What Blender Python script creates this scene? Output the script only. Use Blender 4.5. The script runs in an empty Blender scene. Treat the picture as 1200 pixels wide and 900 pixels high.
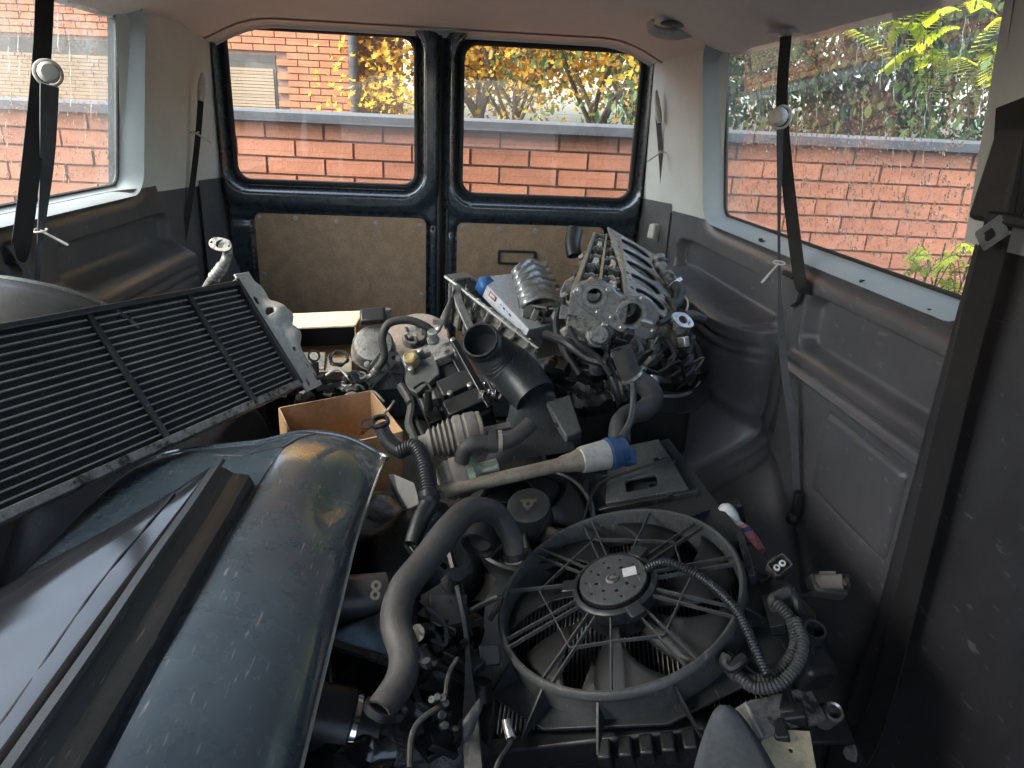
import bpy, bmesh, math, random
from mathutils import Vector, Matrix, noise
random.seed(7)
V = Vector
scene = bpy.context.scene
# ------------------------------------------------------------------ camera, sky, sun, exposure
FPX, PITCH, ROLL, YAW, CAMH = 832.0, math.radians(20.2), math.radians(2.6), math.radians(5.2), 1.1
FWD = V((math.sin(YAW)*math.cos(PITCH), math.cos(YAW)*math.cos(PITCH), -math.sin(PITCH)))
R0 = V((math.cos(YAW), -math.sin(YAW), 0)); U0 = R0.cross(FWD)
F0 = V((math.sin(YAW), math.cos(YAW), 0))
RGT = R0*math.cos(ROLL) + U0*math.sin(ROLL); UPV = U0*math.cos(ROLL) - R0*math.sin(ROLL)
CAM = V((0, 0, CAMH))
cd = bpy.data.cameras.new('camera'); cam = bpy.data.objects.new('camera', cd)
scene.collection.objects.link(cam); scene.camera = cam
cam.matrix_world = Matrix(((RGT.x, UPV.x, -FWD.x, CAM.x), (RGT.y, UPV.y, -FWD.y, CAM.y), (RGT.z, UPV.z, -FWD.z, CAM.z), (0, 0, 0, 1)))
cd.sensor_width = 36; cd.lens = 36*FPX/1200; cd.clip_start = 0.02; cd.clip_end = 2000

w = bpy.data.worlds.new('World'); scene.world = w; w.use_nodes = True
nt = w.node_tree; nt.nodes.clear()
sky = nt.nodes.new('ShaderNodeTexSky'); sky.sky_type = 'NISHITA'; sky.sun_disc = False
sky.sun_elevation = math.radians(47); sky.sun_rotation = math.radians(256); sky.air_density = 1.0; sky.dust_density = 4.0; sky.ozone_density = 1.0
hs = nt.nodes.new('ShaderNodeHueSaturation'); hs.inputs['Saturation'].default_value = 0.8
bg = nt.nodes.new('ShaderNodeBackground'); bg.inputs['Strength'].default_value = 0.15
wo = nt.nodes.new('ShaderNodeOutputWorld')
nt.links.new(sky.outputs[0], hs.inputs['Color']); nt.links.new(hs.outputs[0], bg.inputs['Color']); nt.links.new(bg.outputs[0], wo.inputs['Surface'])
sd = bpy.data.lights.new('sun', 'SUN'); sd.energy = 0.6; sd.angle = math.radians(30); sd.color = (1.0, 0.98, 0.95)
sun = bpy.data.objects.new('sun', sd); scene.collection.objects.link(sun)
_a, _e = math.radians(256), math.radians(47)
sun_to = V((math.sin(_a)*math.cos(_e), math.cos(_a)*math.cos(_e), math.sin(_e)))
sun.rotation_euler = (-sun_to).to_track_quat('-Z', 'Y').to_euler(); sun.location = (-9, -2, 14)
vs = scene.view_settings; vs.view_transform = 'Standard'; vs.look = 'None'; vs.gamma = 1.0; vs.use_curve_mapping = False; vs.exposure = 3.1
scene.cycles.use_denoising = True
try: scene.cycles.denoiser = 'OPENIMAGEDENOISE'
except Exception: pass
scene.cycles.max_bounces = 10; scene.cycles.diffuse_bounces = 5; scene.cycles.transparent_max_bounces = 24; scene.cycles.glossy_bounces = 4
scene.cycles.caustics_reflective = False; scene.cycles.caustics_refractive = False
scene.cycles.sample_clamp_indirect = 6.0

def ray(x, y): return FWD + RGT*((x-600)/FPX) + UPV*((450-y)/FPX)
def at(x, y, Y): d = ray(x, y); return CAM + d*(Y/d.y)
def atx(x, y, X): d = ray(x, y); return CAM + d*(X/d.x)
def atz(x, y, Z): d = ray(x, y); return CAM + d*((Z-CAMH)/d.z)
def out(x, y, D): d = ray(x, y); return CAM + d*(D/d.dot(F0))

# ------------------------------------------------------------------ helpers
COL = scene.collection
class MB:
    def __init__(self, M=None, warp=None): self.v = []; self.f = []; self.M = M or Matrix(); self.warp = warp
    def add(self, vs_, fs_, M=None):
        n = len(self.v)
        if self.warp: self.v += [self.warp(self.M @ (M @ V(p) if M is not None else V(p))) for p in vs_]
        else:
            T = self.M @ M if M is not None else self.M; self.v += [T @ V(p) for p in vs_]
        self.f += [tuple(i+n for i in q) for q in fs_]; return self
    def box(self, c, s, M=None, taper=1.0):
        x, y, z = s[0]/2, s[1]/2, s[2]/2; t = taper
        vs_ = [(c[0]+a*x*(t if k > 0 else 1), c[1]+b*y*(t if k > 0 else 1), c[2]+k*z) for k in (-1, 1) for a, b in ((-1, -1), (1, -1), (1, 1), (-1, 1))]
        return self.add(vs_, [(0, 3, 2, 1), (4, 5, 6, 7), (0, 1, 5, 4), (1, 2, 6, 5), (2, 3, 7, 6), (3, 0, 4, 7)], M)
    def bar(self, a, b, wdt, th, up=(0, 0, 1)):
        a, b = V(a), V(b); d = (b-a); L = d.length
        if L < 1e-6: return self
        return self.box((0, 0, 0), (L, wdt, th), Matrix.Translation((a+b)/2) @ frame(d, up))
    def tube(self, pts, r, seg=12, caps=True, closed=False, hollow=0.0):
        pts = [V(p) for p in pts]; n = len(pts)
        rs = r if isinstance(r, (list, tuple)) else [r]*n
        if hollow:
            pts = pts[:1] + pts + pts[-1:]; rs = [rs[0]-hollow] + list(rs) + [rs[-1]-hollow]; 
            da = (pts[2]-pts[1]).normalized()*rs[1]*1.1; db = (pts[-3]-pts[-2]).normalized()*rs[-2]*1.1
            pts = [pts[1]+da] + pts + [pts[-2]+db]; rs = [rs[0]*.92] + rs + [rs[-1]*.92]; n = len(pts)
        tan = []
        for i in range(n):
            a = pts[i-1] if (i > 0 or closed) else pts[0]; b = pts[(i+1) % n] if (i < n-1 or closed) else pts[-1]
            t = b-a
            tan.append(t.normalized() if t.length > 1e-9 else (tan[-1] if tan else V((0, 0, 1))))
        if hollow:
            t1 = (pts[3]-pts[2]).normalized(); tan[0] = tan[1] = tan[2] = t1
            t2 = (pts[-3]-pts[-4]).normalized(); tan[-1] = tan[-2] = tan[-3] = t2
        up = V((0, 0, 1)) if abs(tan[0].z) < .9 else V((1, 0, 0))
        nrm = tan[0].cross(up).normalized(); vs_ = []; 
        for i in range(n):
            nrm = (nrm - tan[i]*nrm.dot(tan[i])); nrm = nrm.normalized() if nrm.length > 1e-6 else tan[i].orthogonal().normalized()
            bn = tan[i].cross(nrm)
            for k in range(seg):
                a = 2*math.pi*k/seg; vs_.append(pts[i] + (nrm*math.cos(a) + bn*math.sin(a))*rs[i])
        fs_ = []
        for i in range(n if closed else n-1):
            j = (i+1) % n
            for k in range(seg):
                l = (k+1) % seg; fs_.append((i*seg+k, i*seg+l, j*seg+l, j*seg+k))
        if caps and not closed: fs_ += [tuple(range(seg))[::-1], tuple((n-1)*seg+k for k in range(seg))]
        return self.add(vs_, fs_)
    def cyl(self, a, b, r0, r1=None, seg=16, caps=True):
        return self.tube([a, b], [r0, r0 if r1 is None else r1], seg, caps)
    def lathe(self, prof, M=None, seg=24, cap0=False, cap1=False):
        vs_ = []; fs_ = []; n = len(prof)
        for (r, h) in prof:
            for k in range(seg): a = 2*math.pi*k/seg; vs_.append((r*math.cos(a), r*math.sin(a), h))
        for i in range(n-1):
            for k in range(seg): l = (k+1) % seg; fs_.append((i*seg+k, i*seg+l, (i+1)*seg+l, (i+1)*seg+k))
        if cap0: fs_.append(tuple(range(seg))[::-1])
        if cap1: fs_.append(tuple((n-1)*seg+k for k in range(seg)))
        return self.add(vs_, fs_, M)
    def grid(self, rows, M=None, keep=None):
        n, m = len(rows), len(rows[0]); vs_ = [p for r_ in rows for p in r_]; fs_ = []
        for i in range(n-1):
            for j in range(m-1):
                if keep is None or keep(i, j): fs_.append((i*m+j, i*m+j+1, (i+1)*m+j+1, (i+1)*m+j))
        return self.add(vs_, fs_, M)
    def plate(self, outline, th, holes=(), M=None):
        bm = bmesh.new(); edges = []
        for loop in [outline] + list(holes):
            vv = [bm.verts.new((p[0], p[1], 0)) for p in loop]
            edges += [bm.edges.new((vv[i], vv[(i+1) % len(vv)])) for i in range(len(vv))]
        r_ = bmesh.ops.triangle_fill(bm, use_beauty=True, use_dissolve=False, edges=edges)
        fs_ = [g for g in r_['geom'] if isinstance(g, bmesh.types.BMFace)]
        bmesh.ops.recalc_face_normals(bm, faces=bm.faces[:])
        e = bmesh.ops.extrude_face_region(bm, geom=bm.faces[:])
        bmesh.ops.translate(bm, vec=(0, 0, th), verts=[g for g in e['geom'] if isinstance(g, bmesh.types.BMVert)])
        bmesh.ops.recalc_face_normals(bm, faces=bm.faces[:])
        bm.verts.index_update()
        self.add([tuple(v.co) for v in bm.verts], [tuple(v.index for v in f.verts) for f in bm.faces], M); bm.free(); return self
    def ball(self, c, r, seg=10, rings=6, sc=(1, 1, 1), M=None):
        prof = [(max(1e-4, r*math.sin(math.pi*i/rings)), -r*math.cos(math.pi*i/rings)) for i in range(rings+1)]
        T = Matrix.Translation(c) @ Matrix.Diagonal((sc[0], sc[1], sc[2], 1))
        return self.lathe(prof, (M @ T) if M is not None else T, seg)
    def mesh(self, name, mat=None, smooth=35):
        me = bpy.data.meshes.new(name); me.from_pydata([tuple(p) for p in self.v], [], self.f); me.update()
        if mat is not None: me.materials.append(mat)
        if smooth:
            me.shade_smooth(); me.set_sharp_from_angle(angle=math.radians(smooth))
        return me
    def build(self, name, mat, parent=None, bevel=0, smooth=35, label=None):
        o = bpy.data.objects.new(name, self.mesh(name, mat, smooth)); COL.objects.link(o)
        if parent is not None: adopt(o, parent)
        if bevel:
            b = o.modifiers.new('bevel', 'BEVEL'); b.width = bevel; b.segments = 2; b.limit_method = 'ANGLE'; b.angle_limit = math.radians(40)
        if label: o['label'] = label
        return o
def adopt(o, parent):
    o.parent = parent; M = Matrix(); p = parent
    while p is not None: M = p.matrix_basis @ M if p.parent is None else p.matrix_parent_inverse @ p.matrix_basis @ M; p = p.parent
    o.matrix_parent_inverse = M.inverted()
def frame(d, up=(0, 0, 1)):
    x = V(d).normalized(); u = V(up)
    if abs(x.dot(u.normalized())) > .98: u = V((0, 1, 0)) if abs(x.y) < .9 else V((1, 0, 0))
    y = u.cross(x).normalized(); z = x.cross(y)
    return Matrix(((x.x, y.x, z.x, 0), (x.y, y.y, z.y, 0), (x.z, y.z, z.z, 0), (0, 0, 0, 1)))
def zframe(o, n, xdir=(1, 0, 0)):
    z = V(n).normalized(); x = V(xdir); x = (x - z*x.dot(z)).normalized(); y = z.cross(x)
    return Matrix(((x.x, y.x, z.x, o[0]), (x.y, y.y, z.y, o[1]), (x.z, y.z, z.z, o[2]), (0, 0, 0, 1)))
def thing(name, label, cat, loc, group=None):
    o = bpy.data.objects.new(name, None); COL.objects.link(o); o.location = loc; o.empty_display_size = .05
    o.matrix_basis = Matrix.Translation(loc); o['label'] = label; o['category'] = cat
    if group: o['group'] = group
    return o
def tag(o, label, cat, group=None):
    o['label'] = label; o['category'] = cat
    if group: o['group'] = group
    return o
def spline(pts, n=8, closed=False):
    pts = [V(p) for p in pts]; res = []; m = len(pts)
    for i in range(m-1):
        p0, p1, p2, p3 = pts[max(0, i-1)], pts[i], pts[i+1], pts[min(m-1, i+2)]
        for k in range(n):
            t = k/n; res.append(.5*((2*p1) + (p2-p0)*t + (2*p0-5*p1+4*p2-p3)*t*t + (3*p1-p0-3*p2+p3)*t**3))
    res.append(pts[-1]); return res
def resample(pts, step):
    res = [pts[0]]; acc = 0
    for a, b in zip(pts, pts[1:]):
        L = (b-a).length; s = step-acc
        while s <= L and L > 0: res.append(a+(b-a)*(s/L)); s += step
        acc = (acc+L) % step if L > 0 else acc
    return res
def corrugated(mb, pts, r, pitch=.006, depth=.0016, seg=12):
    p = resample(spline(pts, 16), pitch/3); rs = [r - (depth if i % 3 == 2 else 0) for i in range(len(p))]
    return mb.tube(p, rs, seg)
def ss(a, b, x):
    t = min(1, max(0, (x-a)/(b-a))); return t*t*(3-2*t)
def rbox(x, y, cx, cy, hx, hy, r):
    qx, qy = abs(x-cx)-hx+r, abs(y-cy)-hy+r
    return min(max(qx, qy), 0) + math.hypot(max(qx, 0), max(qy, 0)) - r
def rrect(cx, cy, hx, hy, r, n=6):
    res = []
    for sx, sy, a0 in ((1, 1, 0), (-1, 1, 90), (-1, -1, 180), (1, -1, 270)):
        for k in range(n+1):
            a = math.radians(a0+90*k/n); res.append((cx+sx*(hx-r)+r*math.cos(a), cy+sy*(hy-r)+r*math.sin(a)))
    return res
def circ(cx, cy, r, n=16): return [(cx+r*math.cos(2*math.pi*k/n), cy+r*math.sin(2*math.pi*k/n)) for k in range(n)]
def ribbon(mb, pts, wdir, wd, th):
    pts = [V(p) for p in pts]; n = len(pts)
    wds = wd if isinstance(wd, list) else [wd]*n; wdirs = wdir if isinstance(wdir, list) else [wdir]*n
    vs_ = []; fs_ = []
    for i in range(n):
        t = (pts[min(n-1, i+1)]-pts[max(0, i-1)]).normalized(); x = V(wdirs[i]); x = (x-t*x.dot(t)).normalized(); nn = t.cross(x)
        for a, b in ((-1, -1), (1, -1), (1, 1), (-1, 1)): vs_.append(pts[i]+x*(a*wds[i]/2)+nn*(b*th/2))
    for i in range(n-1):
        for k in range(4): l = (k+1) % 4; fs_.append((i*4+k, i*4+l, i*4+4+l, i*4+4+k))
    fs_ += [(3, 2, 1, 0), tuple(4*(n-1)+k for k in range(4))]
    return mb.add(vs_, fs_)

# ------------------------------------------------------------------ materials
def pbr(name, c1, c2=None, rough=.5, metal=0.0, nscale=9, bump=0.0, bscale=90, dirt=None, damt=.5, dscale=14, rr=.12, coat=0.0, spec=.5, stretch=None, trans=0.0, scratch=0.0, grain=.45):
    m = bpy.data.materials.new(name); m.use_nodes = True; n = m.node_tree; L = n.links; N = n.nodes
    b = N['Principled BSDF']; b.inputs['Metallic'].default_value = metal; b.inputs['Specular IOR Level'].default_value = spec
    b.inputs['Coat Weight'].default_value = coat; b.inputs['Coat Roughness'].default_value = .08
    tc = N.new('ShaderNodeTexCoord'); src = tc.outputs['Object']
    if stretch:
        mp = N.new('ShaderNodeMapping'); mp.inputs['Scale'].default_value = stretch; L.new(src, mp.inputs['Vector']); src = mp.outputs[0]
    def ns(scale, det=5, ro=.6):
        t = N.new('ShaderNodeTexNoise'); t.inputs['Scale'].default_value = scale; t.inputs['Detail'].default_value = det; t.inputs['Roughness'].default_value = ro
        L.new(src, t.inputs['Vector']); return t.outputs['Fac']
    def rmp(fac, a, b_):
        t = N.new('ShaderNodeMapRange'); t.interpolation_type = 'SMOOTHSTEP'; t.inputs['From Min'].default_value = a; t.inputs['From Max'].default_value = b_; L.new(fac, t.inputs['Value']); return t.outputs[0]
    def mix(fac, A, B):
        t = N.new('ShaderNodeMix'); t.data_type = 'RGBA'; L.new(fac, t.inputs[0])
        for sock, val in ((t.inputs[6], A), (t.inputs[7], B)):
            if isinstance(val, tuple): sock.default_value = (*val, 1)
            else: L.new(val, sock)
        return t.outputs[2]
    fine = ns(nscale*11, 3, .7)
    c2 = c2 or tuple(min(1, x*1.25) for x in c1)
    f1 = rmp(ns(nscale), .32, .68); colr = mix(f1, c1, c2)
    fm_ = rmp(fine, .35, .75); fmm = N.new('ShaderNodeMath'); fmm.operation = 'MULTIPLY'; fmm.inputs[1].default_value = grain; L.new(fm_, fmm.inputs[0]); colr = mix(fmm.outputs[0], colr, tuple(x*.45 for x in c1))
    ro = N.new('ShaderNodeMapRange'); ro.inputs['To Min'].default_value = max(.02, rough-rr); ro.inputs['To Max'].default_value = min(1, rough+rr); L.new(ns(nscale*2.3, 6), ro.inputs['Value']); rout = ro.outputs[0]
    if dirt:
        lo = .78-.5*damt; df = rmp(ns(dscale, 8, .7), lo, lo+.16); colr = mix(df, colr, dirt)
        t = N.new('ShaderNodeMix'); t.data_type = 'FLOAT'; L.new(df, t.inputs[0]); L.new(rout, t.inputs[2]); t.inputs[3].default_value = .85; rout = t.outputs[0]
        if metal:
            t = N.new('ShaderNodeMapRange'); t.inputs['To Min'].default_value = metal; t.inputs['To Max'].default_value = metal*.2; L.new(df, t.inputs['Value']); L.new(t.outputs[0], b.inputs['Metallic'])
    if scratch:
        mp = N.new('ShaderNodeMapping'); mp.inputs['Scale'].default_value = (110, 9, 26); mp.inputs['Rotation'].default_value = (.5, .8, .4); L.new(tc.outputs['Object'], mp.inputs['Vector'])
        t = N.new('ShaderNodeTexNoise'); t.inputs['Scale'].default_value = 3; t.inputs['Detail'].default_value = 4; L.new(mp.outputs[0], t.inputs['Vector'])
        sf = rmp(t.outputs['Fac'], .64, .72); sm = N.new('ShaderNodeMath'); sm.operation = 'MULTIPLY'; sm.inputs[1].default_value = scratch; L.new(sf, sm.inputs[0])
        colr = mix(sm.outputs[0], colr, (.4, .4, .39))
    L.new(colr, b.inputs['Base Color']); L.new(rout, b.inputs['Roughness'])
    if trans: b.inputs['Transmission Weight'].default_value = trans
    if bump:
        bp = N.new('ShaderNodeBump'); bp.inputs['Strength'].default_value = bump; bp.inputs['Distance'].default_value = .004
        L.new(ns(bscale, 4), bp.inputs['Height']); L.new(bp.outputs[0], b.inputs['Normal'])
    return m
MT = {}
MT['panel'] = pbr('grey_panel_plastic', (.088, .087, .093), (.11, .108, .115), .36, bump=.12, bscale=420, dirt=(.11, .105, .105), damt=.12, dscale=9, scratch=.25, grain=.12)
MT['panel_dark'] = pbr('dark_panel_plastic', (.028, .027, .030), (.040, .039, .043), .5, bump=.12, bscale=420, dirt=(.09, .085, .08), damt=.2, dscale=12, scratch=.16, grain=.15)
MT['pillar'] = pbr('pale_pillar_trim', (.58, .61, .59), (.63, .655, .635), .6, bump=.08, bscale=300, dirt=(.4, .36, .31), damt=.12, dscale=7, grain=.06)
MT['headliner'] = pbr('beige_headliner', (.78, .76, .72), (.82, .80, .765), .9, bump=.1, bscale=600, dirt=(.42, .36, .30), damt=.12, dscale=5, grain=.06)
MT['door'] = pbr('blue_black_paint', (.022, .032, .042), (.03, .042, .055), .28, nscale=20, dirt=(.08, .08, .08), damt=.06, dscale=7, coat=.6, grain=.1)
MT['rubber'] = pbr('black_rubber', (.012, .012, .013), (.02, .02, .021), .6, bump=.05)
MT['sill'] = pbr('pale_green_sill_paint', (.36, .40, .41), (.40, .44, .45), .35, grain=.06)
MT['board'] = pbr('hardboard', (.27, .18, .11), (.36, .25, .155), .7, nscale=22, bump=.15, bscale=160, dirt=(.17, .105, .06), damt=.34, dscale=13, scratch=.4)
MT['screw'] = pbr('zinc_screw', (.30, .29, .27), (.36, .35, .33), .5, metal=.4)
MT['strap'] = pbr('black_webbing', (.008, .007, .007), (.014, .012, .012), .8, bump=.25, bscale=700)
MT['strap_grey'] = pbr('grey_webbing', (.04, .042, .045), (.06, .064, .07), .6, bump=.25, bscale=700)
MT['white_plastic'] = pbr('off_white_plastic', (.50, .48, .45), (.56, .54, .5), .4)
MT['floor'] = pbr('rubber_floor_mat', (.03, .03, .03), (.05, .048, .046), .75, bump=.3, bscale=200, dirt=(.1, .09, .08), damt=.3)
MT['arch'] = pbr('wheel_arch_cover', (.045, .047, .047), (.065, .068, .066), .6, bump=.1, bscale=300, dirt=(.17, .18, .16), damt=.25, dscale=10, scratch=.4)
MT['chrome'] = pbr('chrome', (.75, .75, .76), (.8, .8, .8), .15, metal=1.0, rr=.05)
MT['skin'] = pbr('van_body_paint', (.03, .04, .05), (.035, .045, .055), .35)

def glass_mat(name, film=.03, filmcol=(.6, .62, .6), fscale=6):
    m = bpy.data.materials.new(name); m.use_nodes = True; N = m.node_tree.nodes; L = m.node_tree.links; N.clear()
    o = N.new('ShaderNodeOutputMaterial'); tr = N.new('ShaderNodeBsdfTransparent'); tr.inputs[0].default_value = (.94, .965, .95, 1)
    gl = N.new('ShaderNodeBsdfGlossy'); gl.inputs['Roughness'].default_value = .01
    ge = N.new('ShaderNodeNewGeometry'); mr = N.new('ShaderNodeMapRange'); mr.inputs['To Min'].default_value = 1.5; mr.inputs['To Max'].default_value = 1/1.5
    L.new(ge.outputs['Backfacing'], mr.inputs['Value']); fr = N.new('ShaderNodeFresnel'); L.new(mr.outputs[0], fr.inputs['IOR'])
    mx = N.new('ShaderNodeMixShader'); L.new(fr.outputs[0], mx.inputs[0]); L.new(tr.outputs[0], mx.inputs[1]); L.new(gl.outputs[0], mx.inputs[2])
    df = N.new('ShaderNodeBsdfDiffuse'); df.inputs[0].default_value = (*filmcol, 1); tl = N.new('ShaderNodeBsdfTranslucent'); tl.inputs[0].default_value = (*filmcol, 1)
    m2 = N.new('ShaderNodeMixShader'); m2.inputs[0].default_value = .6; L.new(df.outputs[0], m2.inputs[1]); L.new(tl.outputs[0], m2.inputs[2])
    tc = N.new('ShaderNodeTexCoord'); mp = N.new('ShaderNodeMapping'); mp.inputs['Scale'].default_value = (1, 1, .25); L.new(tc.outputs['Object'], mp.inputs[0])
    no = N.new('ShaderNodeTexNoise'); no.inputs['Scale'].default_value = fscale; no.inputs['Detail'].default_value = 7; L.new(mp.outputs[0], no.inputs[0])
    r2 = N.new('ShaderNodeMapRange'); r2.inputs['From Min'].default_value = .35; r2.inputs['From Max'].default_value = .7; r2.inputs['To Min'].default_value = film*.3; r2.inputs['To Max'].default_value = film*1.6; L.new(no.outputs[0], r2.inputs[0])
    m3 = N.new('ShaderNodeMixShader'); L.new(r2.outputs[0], m3.inputs[0]); L.new(mx.outputs[0], m3.inputs[1]); L.new(m2.outputs[0], m3.inputs[2]); L.new(m3.outputs[0], o.inputs[0])
    return m
MT['glass'] = glass_mat('rear_window_glass', .03)
MT['glass_side'] = glass_mat('side_window_glass', .035)
def drop_mat():
    m = bpy.data.materials.new('rain_water'); m.use_nodes = True; N = m.node_tree.nodes; L = m.node_tree.links; N.clear()
    o = N.new('ShaderNodeOutputMaterial'); g = N.new('ShaderNodeBsdfGlass'); g.inputs['IOR'].default_value = 1.33; g.inputs['Roughness'].default_value = 0; L.new(g.outputs[0], o.inputs[0]); return m
MT['drop'] = drop_mat()
# ------------------------------------------------------------------ the van
XL, XR, YD = -.88, .78, 2.55
XC = (XL+XR)/2
LEAN = .14
van = thing('van', 'dark blue van with twin rear doors, seen from inside its loaded cargo bay', 'van', (XC, .6, 0))
MB().box((XC, .8, -.03), (1.72, 3.6, .05)).build('cargo_floor', MT['floor'], van)
# headliner
def hz(x, y):
    e = abs(x-XC); z = 1.408 - .10*ss(.50, .84, e)**1.4
    z -= .038*ss(2.25, 2.52, y); z += .004*math.sin(x*3)*math.sin(y*2.4)
    return z
rows = [[(XL-.02+(XR-XL+.04)*j/60, y, hz(XL-.02+(XR-XL+.04)*j/60, y)) for j in range(61)] for y in [-.95+3.48*i/70 for i in range(71)]]
hl = MB().grid(rows).build('headliner', MT['headliner'], van, smooth=60)
# outer skin: roof and lower sides, so that light enters by the windows only
MB().box((XC, .8, 1.46), (1.9, 3.6, .03)).build('roof', MT['skin'], van)
for s, X in ((-1, XL-.075), (1, XR+.075)):
    MB().box((X, .8, .36), (.02, 3.6, .96)).build('side_wall', MT['skin'], van)
    for (y0, y1) in (((2.13 if s < 0 else 2.24), 2.60), (.74, .95)):
        MB(warp=lambda p, s=s: V((p.x-s*LEAN*(p.z-.86), p.y, p.z))).box((X, (y0+y1)/2, 1.145), (.02, y1-y0, .60)).build('pillar_skin', MT['skin'], van)
    MB().box((X-s*.07, .8, 1.405), (.03, 3.6, .09)).build('roof_rail', MT['skin'], van)
MB().box((XC, -.98, .42), (1.72, .03, .92)).build('front_light_blocker', MT['panel_dark'], van)  # unseen wall, added to cut the light coming in from the front
MB().box((XR+.05, -.15, 1.1), (.02, 1.6, .6)).build('side_light_blocker', MT['panel_dark'], van)  # unseen solid side, added to keep cab window light off the load
MB().box((XL-.05, -.35, 1.1), (.02, 1.3, .6)).build('side_light_blocker', MT['panel_dark'], van)  # added light block on the left, shorter so some daylight still enters
for X in (XL-.03, XR+.03): MB().box((X, 2.618, .7), (.19, .02, 1.5)).build('rear_corner', MT['skin'], van)
MB().box((XC, 2.63, .0), (1.72, .03, .05)).build('rear_bumper_step', MT['skin'], van)

# rear doors
def rear_door(x0, x1, win, board, hinge_left, bx):
    cx, cz, hx, hz_ = win
    W = .0055; nx = int((x1-x0)/W)+1; nz = int(1.37/W)+1
    def dep(x, z):
        sdv = rbox(x, z, cx, cz, hx, hz_, .055)
        y = 2.585 - .05*ss(.008, .03, sdv)
        y += .022*ss(.055, .10, sdv)                       # ridge all round the window, then falls back
        sb = rbox(x, z, board[0], board[1], board[2]+.012, board[3]+.012, .04)
        y += .006*(1-ss(-.004, .006, sb))
        e = min(x-x0, x1-x); y += .03*(1-ss(0, .02, e))
        # a low swage under the ridge
        y += .006*math.exp(-((z-(cz-hz_-.125))/.012)**2)
        return y
    rows = []; sdg = []
    for i in range(nz+1):
        z = .02+1.365*i/nz; rows.append([(x0+(x1-x0)*j/nx, dep(x0+(x1-x0)*j/nx, z), z) for j in range(nx+1)])
    def keep(i, j): p = rows[i][j]; return rbox(p[0], p[2], cx, cz, hx, hz_, .055) > -.004
    d = MB().grid(rows, keep=keep).build('rear_door', MT['door'], van, smooth=50)
    loop = [(p[0], 2.588, p[1]) for p in rrect(cx, cz, hx-.002, hz_-.002, .053, 8)]
    MB().tube(loop, .011, 8, closed=True).build('window_seal', MT['rubber'], d)
    M = Matrix.Translation((0, 2.596, 0)) @ Matrix.Rotation(math.radians(90), 4, 'X')
    MB().plate(rrect(cx, cz, hx+.004, hz_+.004, .055, 8), .004, M=M).build('window_glass', MT['glass'], d)
    MB().box((cx, 2.62, .4), (x1-x0, .02, .8)).build('outer_skin', MT['skin'], d)
    b = MB(); b.plate(rrect(board[0], board[1], board[2], board[3], .02, 4), .005, M=Matrix.Translation((0, 2.5485, 0)) @ Matrix.Rotation(math.radians(90), 4, 'X'))
    b.build('hardboard_panel', MT['board'], d, label='worn brown hardboard trim panel with screws')
    for (px, pz) in bx:
        mb = MB(Matrix.Translation((px, 2.5435, pz)) @ Matrix.Rotation(math.radians(90), 4, 'X'))
        mb.lathe([(.0095, 0), (.0095, .0012), (.0065, .002), (.006, .0035), (.003, .004), (.0005, .003)], seg=14); mb.build('screw', MT['screw'], d)
    return d
dl = rear_door(-.787, -.046, (-.436, 1.113, .31, .243), (-.389, .47, .292, .302), True, [(-.665, .758), (-.545, .757), (-.405, .752), (-.268, .75), (-.118, .748), (-.665, .56), (-.115, .5)])
dr = rear_door(-.034, .672, (.325, 1.098, .308, .248), (.275, .455, .262, .307), False, [(.035, .748), (.16, .745), (.29, .742), (.42, .74), (.52, .735), (.035, .55)])
# glass heater wires
for d, cx, cz, hx, hz_ in ((dl, -.436, 1.113, .30, .23), (dr, .325, 1.098, .30, .235)):
    for k in range(13):
        z = cz-hz_+.025+(2*hz_-.05)*k/12
        MB().bar((cx-hx, 2.588, z), (cx+hx, 2.588, z), .0006, .0005).build('heater_wire', MT['rubber'], d)
MB().box((-.04, 2.60, .7), (.05, .02, 1.36)).build('door_seal', MT['rubber'], van)
for X in (-.795, .68): MB().box((X, 2.592, .7), (.035, .02, 1.42)).build('door_frame_seal', MT['rubber'], van)
mb = MB(); mb.tube([(-.052, 2.568, .03), (-.052, 2.568, 1.36)], .009, 8); mb.build('door_edge_seal', MT['rubber'], van)
mb = MB(); mb.tube([(-.022, 2.572, .03), (-.022, 2.572, 1.36)], .007, 8); mb.build('door_edge_seal', MT['rubber'], van)
hp = at(606, 302, 2.54)
mb = MB(); mb.plate(rrect(hp.x, hp.z, .07, .026, .008, 3), .012, M=Matrix.Translation((0, 2.548, 0)) @ Matrix.Rotation(math.radians(90), 4, 'X'), holes=[rrect(hp.x, hp.z, .06, .018, .006, 3)])
ph = mb.build('inner_handle', MT['rubber'], dr)
MB().box((hp.x, 2.546, hp.z), (.12, .004, .036)).build('handle_well', MT['panel_dark'], dr)
# roof cross trim above the doors
rows = []
for i in range(9):
    t = i/8; a = t*math.pi/2
    rows.append([(XL+.06+(XR-XL-.12)*j/40, 2.50+.065*math.sin(a), hz(XL+.06+(XR-XL-.12)*j/40, 2.5)-.004-.018*(1-math.cos(a))) for j in range(41)])
MB().grid(rows).build('header_trim', MT['headliner'], van, smooth=60)

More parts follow.
